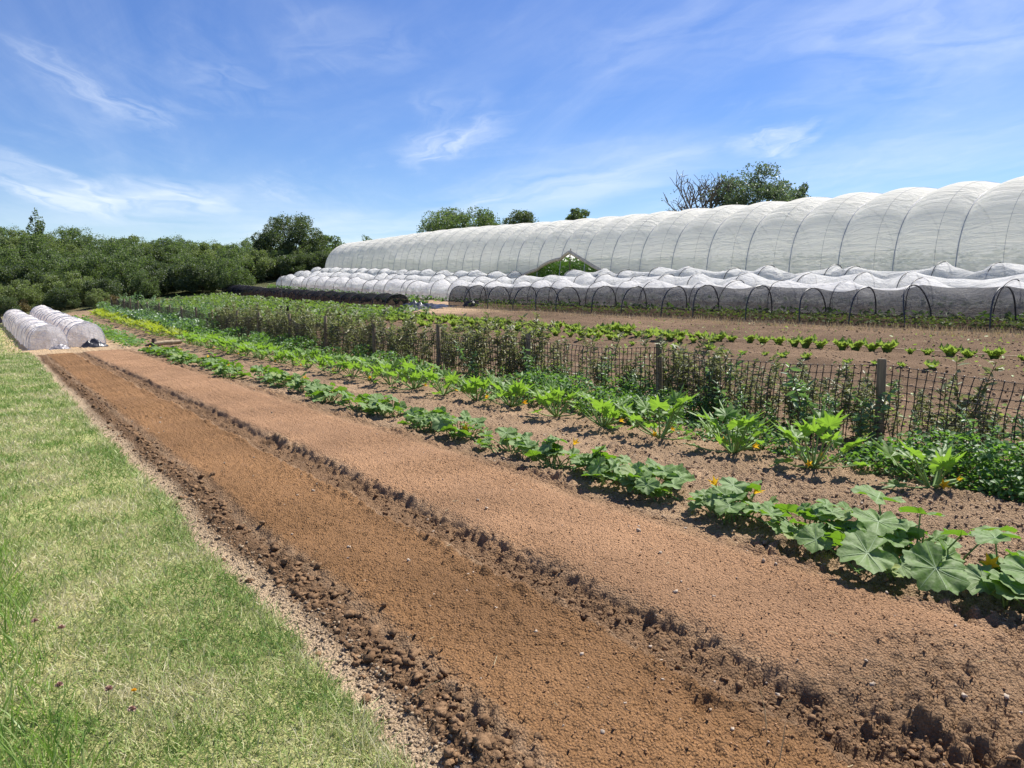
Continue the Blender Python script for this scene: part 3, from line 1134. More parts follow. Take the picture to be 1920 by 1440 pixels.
def courgette_leaf(seed):
    rs = np.random.RandomState(seed)
    ph = rs.uniform(0, 6, 4)

    def rf(t):
        tt = np.where(t > np.pi, t - 2 * np.pi, t)
        lobe = np.zeros_like(t)
        for c0, L_, w in ((0, 1.35, .17), (.62, 1.15, .16), (-.66, 1.12, .16), (1.4, .85, .19), (-1.45, .85, .19), (2.3, .55, .2), (-2.3, .55, .2)):
            lobe = np.maximum(lobe, L_ * np.exp(-np.abs((tt - c0) / w) ** 1.5))
        r = np.maximum(lobe, 0.50 * (np.abs(tt) < 2.6) + 0.12)
        return r * (1 + 0.09 * np.cos(24 * t + ph[0]) + .05 * np.cos(41 * t + ph[1]))

    def zf(t, f):
        return 0.30 * f * np.abs(np.sin(t)) ** 1.0 + 0.06 * f * np.cos(7 * t + ph[1]) - 0.12 * f * f + 0.05 * f * np.cos(2 * t + ph[2])
    return leaf_grid(rf, zf, 84, 3)


PUMP_L = [pumpkin_leaf(i) for i in range(9)]
COUR_L = [courgette_leaf(i + 20) for i in range(7)]


def frame(nrm, fwd):
    nrm = nrm / np.linalg.norm(nrm)
    f = fwd - nrm * np.dot(fwd, nrm)
    f /= np.linalg.norm(f) + 1e-9
    x = np.cross(f, nrm)
    return np.stack([x, f, nrm], 1)


def squash_flower(mb, p, d, s):
    d = d / np.linalg.norm(d)
    n = 5
    a = np.cross(d, [0.1, 0.2, 1.0])
    a /= np.linalg.norm(a)
    b = np.cross(d, a)
    for k in range(n):
        t0, t1 = 2 * np.pi * (k - .5) / n, 2 * np.pi * (k + .5) / n
        tm = 2 * np.pi * k / n

        def rad(t, r, z):
            return p + s * (r * (np.cos(t) * a + np.sin(t) * b) + z * d)
        V = [rad(t0, .10, 0), rad(t1, .10, 0), rad(t1, .32, .55), rad(tm, .40, .62), rad(t0, .32, .55), rad(tm, .75, 1.0)]
        mb.add(V, [(0, 1, 2, 3), (0, 3, 4, 4)][:1], [(0, 3, 4), (2, 5, 3), (3, 5, 4)])


def make_pumpkin(x, y, n, spread, rs, nflow, label, group=None, big=None, lift=0.0):
    z = Tz(x, y)
    t = thing('squash_plant', (x, y, z), label, 'squash plant', group)
    fol, st = MB(), MB()
    n = int(n * 1.4)
    for i in range(n):
        if big and i < len(big):
            bx, by, bh, R, nr = big[i]
            c = np.array([bx - x, by - y, bh])
            nrm = np.array(nr, float)
        else:
            a, rr = rs.uniform(0, 2 * np.pi), rs.uniform(0, 1) ** 0.6
            c = np.array([rr * spread[0] * math.cos(a), rr * spread[1] * math.sin(a), 0])
            c[2] = rs.uniform(.07, .17) + (1 - rr) * rs.uniform(.03, .18) + lift
            R = rs.uniform(.048, .110)
            nrm = np.array([rs.normal(-.05, .38), rs.normal(-.12, .38), 1.0])
        fwd = np.array([c[0], c[1], 0]) + rs.normal(0, .12, 3)
        Rm = frame(nrm, fwd) * R
        V0, P0, V1, P1 = PUMP_L[rs.randint(0, len(PUMP_L))]
        fol.inst(V0, P0, Rm[None], c[None])
        fol.inst(V1, P1, Rm[None], c[None], mat=1)
        root = np.array([c[0] * .45 + rs.normal(0, .04), c[1] * .45 + rs.normal(0, .04), 0.0])
        st.tube([root, root * .6 + c * .4 + [0, 0, .02], c - [0, 0, .004]], [.0065, .0055, .0045], 5)
    # trailing vine on the soil
    st.tube([(-.0, -spread[1] * .9, .03), (.06, -.1, .035), (-.04, .2, .03), (.03, spread[1] * .9, .03)], [.007, .008, .008, .006], 5)
    for k in range(nflow):
        a = rs.uniform(0, 2 * np.pi)
        p = np.array([spread[0] * .55 * math.cos(a), spread[1] * .55 * math.sin(a), rs.uniform(.12, .24)])
        d = np.array([rs.normal(-.3, .4), rs.normal(-.4, .4), .8])
        fl = MB()
        squash_flower(fl, p, d, rs.uniform(.055, .08))
        obj('flower', fl, M['flower'], t)
        st.tube([(p[0] * .7, p[1] * .7, .02), p], [.004, .005], 5)
    obj('foliage', fol, [M['pumpkin_leaf'], M['vein']], t, True)
    obj('stem', st, M['petiole'], t, True)
    return t


PX = 4.42
big0 = [(4.02, 1.98, .20, .150, (-.42, -.45, .8)), (3.92, 2.30, .21, .150, (-.30, -.35, .9)), (4.35, 2.02, .31, .10, (.25, .2, .9)),
        (4.22, 2.42, .31, .135, (-.15, -.25, 1)), (4.55, 2.62, .36, .14, (.1, -.2, 1)), (4.62, 1.98, .30, .11, (.15, .25, 1)),
        (3.98, 2.66, .18, .10, (-.45, -.2, .8)), (4.45, 2.30, .35, .12, (.3, .1, 1))]
rs = np.random.RandomState(5)
plist = [
    (4.42, 1.74, 26, (.42, .22), 1, [(4.22, 1.62, .24, .13, (-.3, -.35, 1)), (4.38, 1.86, .33, .11, (-.1, .1, 1)), (4.15, 1.80, .16, .11, (-.4, -.3, .9))], 'squash plant cut by the right edge of the picture, with a yellow flower low down'),
    (4.34, 2.34, 24, (.40, .34), 0, big0, 'largest leaved squash plant, with two broad pale leaves hanging over bare soil'),
    (4.42, 2.95, 26, (.36, .32), 0, None, 'bushy squash plant just left of the largest leaved one'),
    (4.42, 3.62, 22, (.32, .34), 2, None, 'squash plant with orange flowers left of the bushy nearest clump'),
    (4.40, 4.45, 24, (.30, .32), 0, None, 'squash plant at the right half of the long middle clump'),
    (4.38, 5.05, 20, (.26, .34), 1, None, 'squash plant with open yellow flower in the long middle clump'),
    (4.36, 5.65, 16, (.24, .26), 1, None, 'squash plant at the left tip of the long middle clump'),
    (4.38, 6.50, 15, (.24, .42), 0, None, 'low sparse squash plant between two gaps in the row'),
    (4.40, 7.55, 18, (.28, .36), 1, None, 'squash plant with one flower just left of the low sparse one'),
    (4.40, 8.35, 18, (.28, .40), 0, None, 'squash plant without flowers, just left of the one flowering beside the low sparse plant'),
    (4.40, 9.55, 20, (.30, .45), 0, None, 'squash plant half way along its row, opposite the first orange courgette flowers'),
    (4.40, 10.45, 18, (.28, .40), 0, None, 'squash plant left of half way along its row'),
]
for (x, y, n, sp, nf, bg_, lab) in plist:
    make_pumpkin(x, y, n, sp, rs, nf, lab, 'squash plants along the edge of the raked bed', bg_)
protos = [make_pumpkin(4.40 + .05 * rs.normal(), yy, 26, (.36, .58), rs, k % 2, 'squash plant in the dense far part of its row', 'squash plants along the edge of the raked bed')
          for k, yy in enumerate((11.7, 13.0, 14.3))]
for k, yy in enumerate((15.6, 16.8, 18.0, 19.2, 20.4, 21.6, 22.8, 24.0, 25.2, 26.4, 27.6)):
    xx = 4.40 + .12 * rs.normal()
    dup(protos[k % 3], (xx, yy, Tz(xx, yy)), 0 if k % 2 else math.pi, 1.0 + .1 * rs.normal())

# ------------------------------------------------------------------ courgettes
def make_courgette(x, y, n, rs, fruits, label, group=None, h=0.44, mat='courgette_leaf', lie=2, loc_obj=True):
    z = Tz(x, y)
    t = thing('courgette_plant', (x, y, z), label, 'courgette plant', group)
    fol, st = MB(), MB()
    a0 = rs.uniform(0, 6)
    for i in range(n):
        a = a0 + i * 2.4 + rs.normal(0, .25)
        flat = i < lie
        el = rs.uniform(.10, .3) if flat else rs.uniform(.55, 1.25)
        Lp = rs.uniform(.28, .40) if flat else h * rs.uniform(.50, .92)
        d = np.array([math.cos(a) * math.cos(el), math.sin(a) * math.cos(el), math.sin(el)])
        base = np.array([.03 * math.cos(a), .03 * math.sin(a), .03])
        tip = base + d * Lp
        midp = base + d * Lp * .5 + np.array([0, 0, -.015])
        st.tube([base, midp, tip], [.0105, .008, .0055], 5)
        R = rs.uniform(.115, .195) if not flat else rs.uniform(.10, .14)
        out = np.array([math.cos(a), math.sin(a), 0])
        fwd = d * .8 + out * .35 + np.array([0, 0, .15 if not flat else -.1])
        nrm = np.array([-out[0] * .75, -out[1] * .75, .8]) + rs.normal(0, .2, 3)
        if flat:
            nrm = np.array([rs.normal(0, .2), rs.normal(0, .2), 1])
        V0, P0 = COUR_L[rs.randint(0, len(COUR_L))]
        fol.inst(V0, P0, (frame(nrm, fwd) * R)[None], tip[None])
    for k in range(fruits):
        a = rs.uniform(3.6, 5.9) if k == 0 else rs.uniform(0, 6.28)
        d = np.array([math.cos(a), math.sin(a), .32])
        p0 = np.array([.04 * math.cos(a), .04 * math.sin(a), .05])
        p1 = p0 + d * .15
        st.tube([p0, p0 + d * .05, p0 + d * .11, p1], [.010, .016, .016, .010], 7)
        fl = MB()
        squash_flower(fl, p1, d, rs.uniform(.045, .068))
        obj('flower', fl, M['flower'], t)
    obj('foliage', fol, M[mat], t, True)
    obj('stem', st, M['petiole'], t, True)
    return t


rs = np.random.RandomState(9)
ordn = ['rightmost', 'second from right', 'third from right', 'fourth from right', 'fifth from right', 'sixth from right', 'seventh from right', 'eighth from right', 'ninth from right', 'tenth from right']
cz = [(6.44, 3.24, 8, 2, 'with two yellow flowered fruits at its base'), (6.28, 4.27, 12, 2, 'with orange flowers at its base'),
      (6.22, 5.15, 14, 2, 'with two flowers low among dense leaves'), (6.22, 6.19, 11, 2, 'with yellow flowers near the soil'),
      (6.18, 7.12, 13, 1, 'with a single yellow flower'), (6.22, 8.12, 12, 0, 'without flowers, between two flowering ones'),
      (6.24, 9.25, 13, 2, 'with two orange flowers'), (6.18, 10.1, 11, 1, 'with one bright flower'),
      (6.14, 11.1, 12, 1, 'with long bare leaf stalks'), (6.10, 12.1, 12, 1, 'with one orange flower')]
for k, (x, y, n, f, d) in enumerate(cz):
    make_courgette(x, y, n + 3, rs, f, 'courgette plant, %s of its row, %s' % (ordn[k], d), 'courgette plants in the row beside the fence', 0.50 + .05 * rs.uniform(-1, 1), lie=2)
cp = [make_courgette(6.08, 13.0 + k * .9, 14, rs, k % 2, 'courgette plant in the crowded far part of the row, bright green upright leaves', 'courgette plants in the row beside the fence', .48)
      for k in range(4)]
yy = 16.6
k = 0
while yy < 30.0:
    xx = 6.05 - .012 * (yy - 16) + .06 * rs.normal()
    dup(cp[k % 4], (xx, yy, Tz(xx, yy)), rs.uniform(0, 6), 1.0 + .12 * rs.normal())
    yy += .82
    k += 1
yp = [make_courgette(6.3, 33.2 + k * .9, 13, rs, 0, 'yellowing squash plant beyond the gap in the courgette row', 'yellowing squash plants at the far end of the row', .40, 'yellow_leaf', 4)
      for k in range(3)]
yy = 36.0
k = 0
while yy < 62:
    xx = 6.2 + .15 * rs.normal()
    dup(yp[k % 3], (xx, yy, Tz(xx, yy)), rs.uniform(0, 6), 1.15 + .15 * rs.normal())
    yy += .95
    k += 1

# low green plants in the far left row, past the bleached log
def low_plant_mesh(nleaf, rs, size, spread, h, V0=None, P0=None):
    mb = MB()
    a = rs.uniform(0, 2 * np.pi, nleaf)
    r = rs.uniform(0, 1, nleaf) ** .6 * spread
    loc = np.stack([r * np.cos(a), r * np.sin(a), rs.uniform(.15, 1, nleaf) * h], 1)
    mb.inst(V0, P0, rand_rot(nleaf, .9, rs, rs.uniform(.6, 1.2, nleaf) * size), loc)
    return mb


OVAL_V = np.array([(0, -.5, 0), (.26, -.15, .06), (.26, .2, .06), (0, .5, -.04), (-.26, .2, .06), (-.26, -.15, .06), (0, 0, 0)])
OVAL_P = [np.array([(0, 1, 6), (1, 2, 6), (2, 3, 6), (3, 4, 6), (4, 5, 6), (5, 0, 6)])]
lowp = []
for k in range(2):
    t = thing('strawberry_plant', (4.55, 32.6 + k * .9, Tz(4.55, 32.6 + k * .9)), 'low dark green plant in the short row right of the fleece tunnels', 'plant', 'low plants in the short far row')
    obj('foliage', low_plant_mesh(60, rs, .16, .5, .28, OVAL_V, OVAL_P), M['weed'], t)
    mb = MB()
    for q in range(6):
        a = q * 1.05
        mb.tube([(0, 0, 0), (.25 * math.cos(a), .25 * math.sin(a), .14)], [.006, .004], 4)
    obj('stem', mb, M['petiole'], t)
    lowp.append(t)
yy = 34.4
k = 0
while yy < 60:
    xx = 4.6 + .15 * rs.normal()
    dup(lowp[k % 2], (xx, yy, Tz(xx, yy)), rs.uniform(0, 6), 1 + .2 * rs.normal())
    yy += .9
    k += 1

# bleached log with dark stump in the gap of the rows
mb = MB()
mb.tube([(-.45, 0, .10), (-.1, .02, .13), (.25, -.02, .14), (.5, 0, .17)], [.07, .085, .08, .06], 9)
mb.tube([(.1, 0, .14), (.18, .10, .26)], [.035, .02], 6)
tag(obj('log', mb, M['log'], smooth=True, loc=(5.35, 30.6, Tz(5.35, 30.6))), 'bleached log lying in the gap of the courgette row', 'log')
mb = MB()
mb.tube([(0, 0, 0), (.02, 0, .12), (.0, .02, .3)], [.14, .11, .08], 8)
mb.tube([(-.3, .05, .05), (0, 0, .1), (.3, 0, .06)], [.04, .07, .05], 7)
tag(obj('stump', mb, M['bark'], smooth=True, loc=(5.0, 31.3, Tz(5.0, 31.3))), 'dark stump beside the bleached log', 'stump')

# ------------------------------------------------------------------ netting fence
FX = 7.55
fence = thing('netting_fence', (FX, 4.37, Tz(FX, 4.37)), 'long fence of black square plastic netting on weathered round wooden posts', 'fence')
pitch = 3.17
posts_y = [4.37 + pitch * k for k in range(-2, 20)]
P0 = np.array([FX, 4.37, Tz(FX, 4.37)])
for k, yy in enumerate(posts_y):
    x = FX + .03 * rs.normal()
    z = Tz(x, yy)
    mb = MB()
    hh = 1.03 + .04 * rs.normal()
    le = (rs.normal(0, .025), rs.normal(0, .035))
    mb.tube([(x, yy, z - .25), (x + le[0] * .5, yy + le[1] * .5, z + hh * .5), (x + le[0], yy + le[1], z + hh - .012), (x + le[0], yy + le[1], z + hh)],
            [.047, .046, .045, .040], 12)
    me = mb.mesh('post', False)
    me.transform(__import__('mathutils').Matrix.Translation(Vector(-P0)))
    obj('post', me, M['post'], fence)


def fence_net():
    mb = MB()
    y0, y1 = posts_y[0], posts_y[-1]
    ncol = int((y1 - y0) / .085)
    rows = 11
    yy = np.linspace(y0, y1, ncol)
    hh = np.linspace(.04, .92, rows)
    YY, HH = np.meshgrid(yy, hh)
    phase = ((YY - posts_y[0]) / pitch) % 1.0
    sagm = np.sin(np.pi * phase)
    X = FX - .05 + .09 * fbm(YY * .9, HH * 2, 81, 2) + .10 * sagm * vnoise(YY * .6, HH, 82)
    Z = T(np.full_like(YY, FX), YY) + HH * (1 - (.10 + .12 * vnoise(YY * .35, HH * 0, 87)) * sagm * (HH / .92)) + .035 * vnoise(YY * 1.7, HH * 2.5, 83)
    Yj = YY + .020 * vnoise(YY * 8, HH * 5, 84) + .07 * vnoise(YY * .9, HH * 2.0, 85)
    Pn = np.stack([X, Yj, Z], -1) - P0
    # ribbons: horizontal strands and vertical strands as thin square rods
    def rods(A, B, w):
        d = B - A
        n = len(A)
        R = np.zeros((n, 3, 3))
        l = np.linalg.norm(d, axis=1)
        dn = d / l[:, None]
        a = np.cross(dn, np.array([[1.0, .13, .07]]))
        a /= np.linalg.norm(a, axis=1)[:, None]
        b = np.cross(dn, a)
        R[:, :, 0], R[:, :, 1], R[:, :, 2] = a * w, b * w, d
        V0 = np.array([(-1, -1, 0), (1, -1, 0), (1, 1, 0), (-1, 1, 0), (-.7, -.7, .5), (.7, -.7, .5), (.7, .7, .5), (-.7, .7, .5), (-1, -1, 1), (1, -1, 1), (1, 1, 1), (-1, 1, 1)], float)
        q = [(i + o, (i + 1) % 4 + o, (i + 1) % 4 + 4 + o, i + 4 + o) for o in (0, 4) for i in range(4)]
        mb.inst(V0, [np.array(q)], R, A)
    rods(Pn[:, :-1].reshape(-1, 3), Pn[:, 1:].reshape(-1, 3), .0032)
    rods(Pn[:-1].reshape(-1, 3), Pn[1:].reshape(-1, 3), .0046)
    # thick knots
    K = Pn[:, ::1].reshape(-1, 3)
    v0, f0 = np.array([(1, 0, 0), (-1, 0, 0), (0, 1.3, 0), (0, -1.3, 0), (0, 0, 1.6), (0, 0, -1.6)], float), np.array([(0, 2, 4), (2, 1, 4), (1, 3, 4), (3, 0, 4), (2, 0, 5), (1, 2, 5), (3, 1, 5), (0, 3, 5)])
    mb.inst(v0, [f0], np.tile(np.eye(3) * .0085, (len(K), 1, 1)), K)
    return mb


obj('netting', fence_net(), M['black_plastic'], fence)

# ------------------------------------------------------------------ weeds along the fence
def weeds():
    mb = MB()
    n = 52000
    y = ydist(n, 2.2, 62)
    x = RS.uniform(6.55, 7.75, n)
    cl = fbm(x * 2.0, y * 1.1, 91, 3)
    hmax = np.clip(.06 + .50 * (cl + .22) + .10 * sstep(7, 12, y), .03, .48) * np.clip((x - 6.35) / .45, .15, 1)
    z = T(x, y) + RS.uniform(0, 1, n) ** .8 * hmax
    keep = RS.uniform(0, 1, n) < np.clip(.50 + 1.7 * cl, .03, 1)
    x, y, z = x[keep], y[keep], z[keep]
    s = RS.uniform(.028, .062, len(x)) * (1 + .035 * y)
    mb.inst(OVAL_V, OVAL_P, rand_rot(len(x), 1.0, scale=s), np.stack([x, y, z], 1))
    return mb


tag(obj('weeds', weeds(), M['weed']), 'low green clover and vetch weeds along the foot of the netting fence', 'weeds', kind='stuff')


def weed_far():
    mb = MB()
    n = 9000
    y = RS.uniform(34, 66, n)
    x = RS.uniform(6.6, 7.9, n)
    z = T(x, y) + RS.uniform(0, 1, n) * (.5 + .5 * vnoise(x, y * .6, 95))
    mb.inst(OVAL_V, OVAL_P, rand_rot(n, 1.1, scale=RS.uniform(.10, .2, n)), np.stack([x, y, z], 1))
    return mb


tag(obj('weeds', weed_far(), M['kale']), 'grey green weeds against the far half of the fence', 'weeds', kind='stuff')

# ------------------------------------------------------------------ bean plants behind the netting
LANCE_V = np.array([(0, 0, 0), (.16, .35, .05), (.12, .7, .02), (0, 1, -.08), (-.12, .7, .02), (-.16, .35, .05)])
LANCE_P = [np.array([(0, 1, 2, 3), (0, 3, 4, 5)])]


def bean_proto(rs, nst, h, nl, mat, lsize=.10):
    t = thing('bean_plant', (0, 0, 0), 'tall browning broad bean plant behind the black netting', 'bean plant', 'bean plants behind the netting fence')
    st, fo = MB(), MB()
    for s in range(nst):
        a = rs.uniform(0, 6.28)
        b = np.array([.14 * math.cos(a), .18 * math.sin(a), 0])
        top = b + np.array([rs.normal(0, .11), rs.normal(0, .16), h * rs.uniform(.70, 1.05)])
        mid = (b + top) / 2 + rs.normal(0, .03, 3)
        st.tube([b, mid, top], [.007, .006, .003], 5)
        f = rs.uniform(.06, 1.0, nl) ** .75
        P = np.where(f[:, None] < .5, b + (mid - b) * (f[:, None] * 2), mid + (top - mid) * (f[:, None] * 2 - 1))
        an = rs.uniform(0, 6.28, nl)
        d = np.stack([np.cos(an), np.sin(an), rs.normal(.25, .55, nl)], 1)
        fo.inst(LANCE_V, LANCE_P, dir_rot(d, rs.normal(0, .7, nl), rs.uniform(.6, 1.25, nl) * lsize), P)
    obj('foliage', fo, M[mat], t)
    obj('stem', st, M['bean_stem'], t)
    return t


rs = np.random.RandomState(21)
bp = [bean_proto(rs, 4, h, nl, 'bean') for h, nl in ((1.04, 84), (.98, 76), (1.14, 90), (.84, 64))]
gp = [bean_proto(rs, 3, .62, 34, 'kale', .09), bean_proto(rs, 3, .85, 40, 'kale', .11)]
for t in gp:
    t['label'] = 'grey green leafy plant climbing the black netting'
    t['category'] = 'plant'
    t['group'] = 'leafy plants on the netting fence'
first = {}


def put(proto, x, y, rz, s):
    if proto.name not in first:
        first[proto.name] = 1
        proto.location = (x, y, Tz(x, y))
        proto.rotation_euler = (0, 0, rz)
        proto.scale = (s, s, s)
        return proto
    return dup(proto, (x, y, Tz(x, y)), rz, s)


yy = 7.9
while yy < 33:
    xx = 7.9 + .14 * rs.normal()
    put(bp[rs.randint(0, 4)], xx, yy, rs.uniform(0, 6), 1 + .10 * rs.normal() - .12 * (yy < 11) + .05 * (yy > 14))
    yy += .20 + .08 * rs.uniform() + .16 * (yy < 10)
for q in range(40):
    yy = 1.6 + 6.6 * (q + rs.uniform(0, 1)) / 40
    put(bp[rs.randint(0, 4)], 7.85 + .15 * rs.normal(), yy, rs.uniform(0, 6), .52 + .16 * rs.normal() + .03 * yy)
for q in range(28):
    yy = 1.8 + 8.5 * (q + rs.uniform(0, 1)) / 28
    put(gp[rs.randint(0, 2)], 7.45 + .14 * rs.normal(), yy, rs.uniform(0, 6), .74 + .22 * rs.normal())
for (x, y, s) in ((7.85, 7.05, .72), (7.85, 5.55, .80), (7.9, 5.2, .62), (7.8, 3.6, .70), (7.85, 4.1, .6), (7.85, 6.2, .55), (7.9, 2.9, .6)):
    put(bp[rs.randint(0, 4)], x, y, rs.uniform(0, 6), s)
for (x, y, s) in ((7.5, 3.4, .8), (7.6, 4.9, .7), (7.55, 6.0, .9), (7.5, 6.6, .8), (7.6, 2.7, .8), (7.5, 7.9, .8), (7.4, 9.2, .9), (7.4, 10.6, .9), (7.4, 12, .9)):
    put(gp[rs.randint(0, 2)], x, y, rs.uniform(0, 6), s)
yy = 31.0
while yy < 64:
    xx = 8.0 + .3 * rs.normal()
    put(gp[rs.randint(0, 2)], xx, yy, rs.uniform(0, 6), 1.35 + .2 * rs.normal())
    yy += .55 + .2 * rs.uniform()

# ------------------------------------------------------------------ lettuce and salad rows beyond the fence
def lettuce_proto(rs, n, h, r, mat, name, label, group, cat):
    t = thing(name, (0, 0, 0), label, cat, group)
    fo, st = MB(), MB()
    V0, P0 = leaf_grid(lambda t_: .24 + .26 * np.cos(t_) ** 2 + .06 * np.cos(9 * t_), lambda t_, f: .16 * f * np.cos(5 * t_) + .15 * f * f * np.abs(np.sin(t_)), 18, 2)
    V0 = V0 + np.array([0, .45, 0])
    for i in range(n):
        a = i * 2.4 + rs.normal(0, .2)
        el = rs.uniform(.35, 1.25)
        d = np.array([math.cos(a) * math.cos(el), math.sin(a) * math.cos(el), math.sin(el)])
        nrm = np.array([-math.cos(a) * .8, -math.sin(a) * .8, .7])
        fo.inst(V0, P0, (frame(nrm, d) * h * rs.uniform(.7, 1.1))[None], np.array([[.02 * math.cos(a), .02 * math.sin(a), .01]]))
    obj('foliage', fo, M[mat], t, True)
    return t


rs = np.random.RandomState(31)
G1 = 'lettuces in the string marked row'
G2 = 'young salad plants in the nearer sparse row'
G3 = 'leafy salad plants in the dense row behind the beans'
G4 = 'brassicas in front of the white net tunnels'
L1 = [lettuce_proto(rs, 11, .27, .2, 'lettuce', 'lettuce', 'bright green upright lettuce in the row marked by a pale string', G1, 'lettuce') for _ in range(3)]
L2 = [lettuce_proto(rs, 8, .17, .15, 'lettuce', 'salad_plant', 'small pale young salad plant in the sparse row just beyond the fence', G2, 'salad plant') for _ in range(2)]
L3 = [lettuce_proto(rs, 10, .28, .2, 'lettuce', 'salad_plant', 'yellow green leafy plant in the dense row seen over the beans', G3, 'salad plant') for _ in range(2)]
L4 = [lettuce_proto(rs, 14, .42, .2, 'brassica', 'cabbage', 'blue green brassica plant in front of the white net tunnels', G4, 'cabbage') for _ in range(2)]
yy = 3.0
while yy < 40:
    xx = 15.2 + .05 * rs.normal()
    put(L1[rs.randint(0, 3)], xx, yy, rs.uniform(0, 6), 1.0 + .2 * rs.normal())
    yy += .42 + .06 * rs.normal()
yy = 3.4
while yy < 26:
    xx = 13.4 + .08 * rs.normal()
    if rs.uniform() < .7:
        put(L2[rs.randint(0, 2)], xx, yy, rs.uniform(0, 6), 1 + .3 * rs.normal())
    yy += .5
for row in (14.0, 14.7):
    yy = 15.5 if row < 14.3 else 13
    while yy < 36:
        xx = row + .08 * rs.normal()
        put(L3[rs.randint(0, 2)], xx, yy, rs.uniform(0, 6), .9 + .2 * rs.normal())
        yy += .46 + .05 * rs.normal()
yy = 37
while yy < 72:
    xx = 20.0 + .2 * rs.normal()
    if rs.uniform() < .85:
        put(L4[rs.randint(0, 2)], xx, yy, rs.uniform(0, 6), 1 + .2 * rs.normal())
    yy += .7
# string along the row
mb = MB()
mb.tube([(0, yy, Tz(15.45, yy) + .06 + .01 * math.sin(yy)) for yy in np.arange(0, 34, 2.0)], .009, 4)
tag(obj('marker_string', mb, M['string'], loc=(15.45, 0, 0)), 'pale string stretched along the lettuce row', 'string')


def field_weeds():
    mb = MB()
    n = 5200
    y = ydist(n, 2.5, 34)
    x = RS.uniform(8.4, 18.6, n)
    cl = fbm(x * 1.1, y * .55, 97, 3)
    keep = RS.uniform(-.1, .5, n) < cl - .05 + .25 * (x < 9.2)
    x, y = x[keep], y[keep]
    z = G(x, y) + RS.uniform(.01, .10, len(x))
    mb.inst(OVAL_V, OVAL_P, rand_rot(len(x), .9, scale=RS.uniform(.04, .10, len(x))), np.stack([x, y, z], 1))
    return mb


tag(obj('weeds', field_weeds(), M['lettuce']), 'small pale weeds scattered over the brown field beyond the fence', 'weeds', kind='stuff')
tag(scatter_clods('soil_clods', 9000, lambda n: (RS.uniform(8.2, 19.5, n), ydist(n, 2.5, 30)), .008, .035, M['clod_tan'], 4.0), 'clods over the brown field beyond the fence', 'soil clods', kind='stuff')


def crop_field():
    mb = MB()
    V0, P0 = OVAL_V, OVAL_P
    for X0 in np.arange(9.2, 16.6, .75):
        n = 1500
        y = RS.uniform(30, 67, n)
        x = X0 + RS.normal(0, .16, n)
        z = T(x, y) + RS.uniform(.02, .42, n) * (1 + .5 * vnoise(x * 2, y, 96))
        mb.inst(V0, P0, rand_rot(n, 1.0, scale=RS.uniform(.12, .26, n)), np.stack([x, y, z], 1))
    return mb


M['field_crop'] = leaf_mat('field_crop_leaf', [(.07, .12, .03), (.11, .17, .045), (.16, .21, .07), (.09, .13, .05)], (.22, .36, .05), 0.35, 0.5, 0.3)
tag(obj('crop_rows', crop_field(), M['field_crop']), 'yellow green leafy crop filling the field left of the black net tunnel', 'crop', kind='stuff')


def seedlings():
    mb = MB()
    n = 2600
    y = ydist(n, 5, 36)
    x = np.where(RS.uniform(0, 1, n) < .5, 19.0, 19.45) + RS.normal(0, .06, n)
    z = G(x, y)
    h = RS.uniform(.06, .2, n)
    R = rand_rot(n, .4) * np.stack([np.full(n, .012), h, h], 1)[:, None, :]
    mb.inst(BLADE_V, BLADE_P, R, np.stack([x, y, z], 1))
    return mb


tag(obj('stubble', seedlings(), M['straw']), 'thin dry stalks in front of the black net tunnel', 'stubble', kind='stuff')


def under_net():
    mb = MB()
    n = 2600
    y = ydist(n, 6, 34)
    x = np.where(RS.uniform(0, 1, n) < .5, 20.3, 20.85) + RS.normal(0, .09, n)
    z = T(x, y) + RS.uniform(0.02, .2, n)
    mb.inst(OVAL_V, OVAL_P, rand_rot(n, 1.0, scale=RS.uniform(.07, .14, n)), np.stack([x, y, z], 1))
    return mb


tag(obj('seedlings', under_net(), M['lettuce']), 'rows of young greens growing under the black net', 'seedlings', kind='stuff')

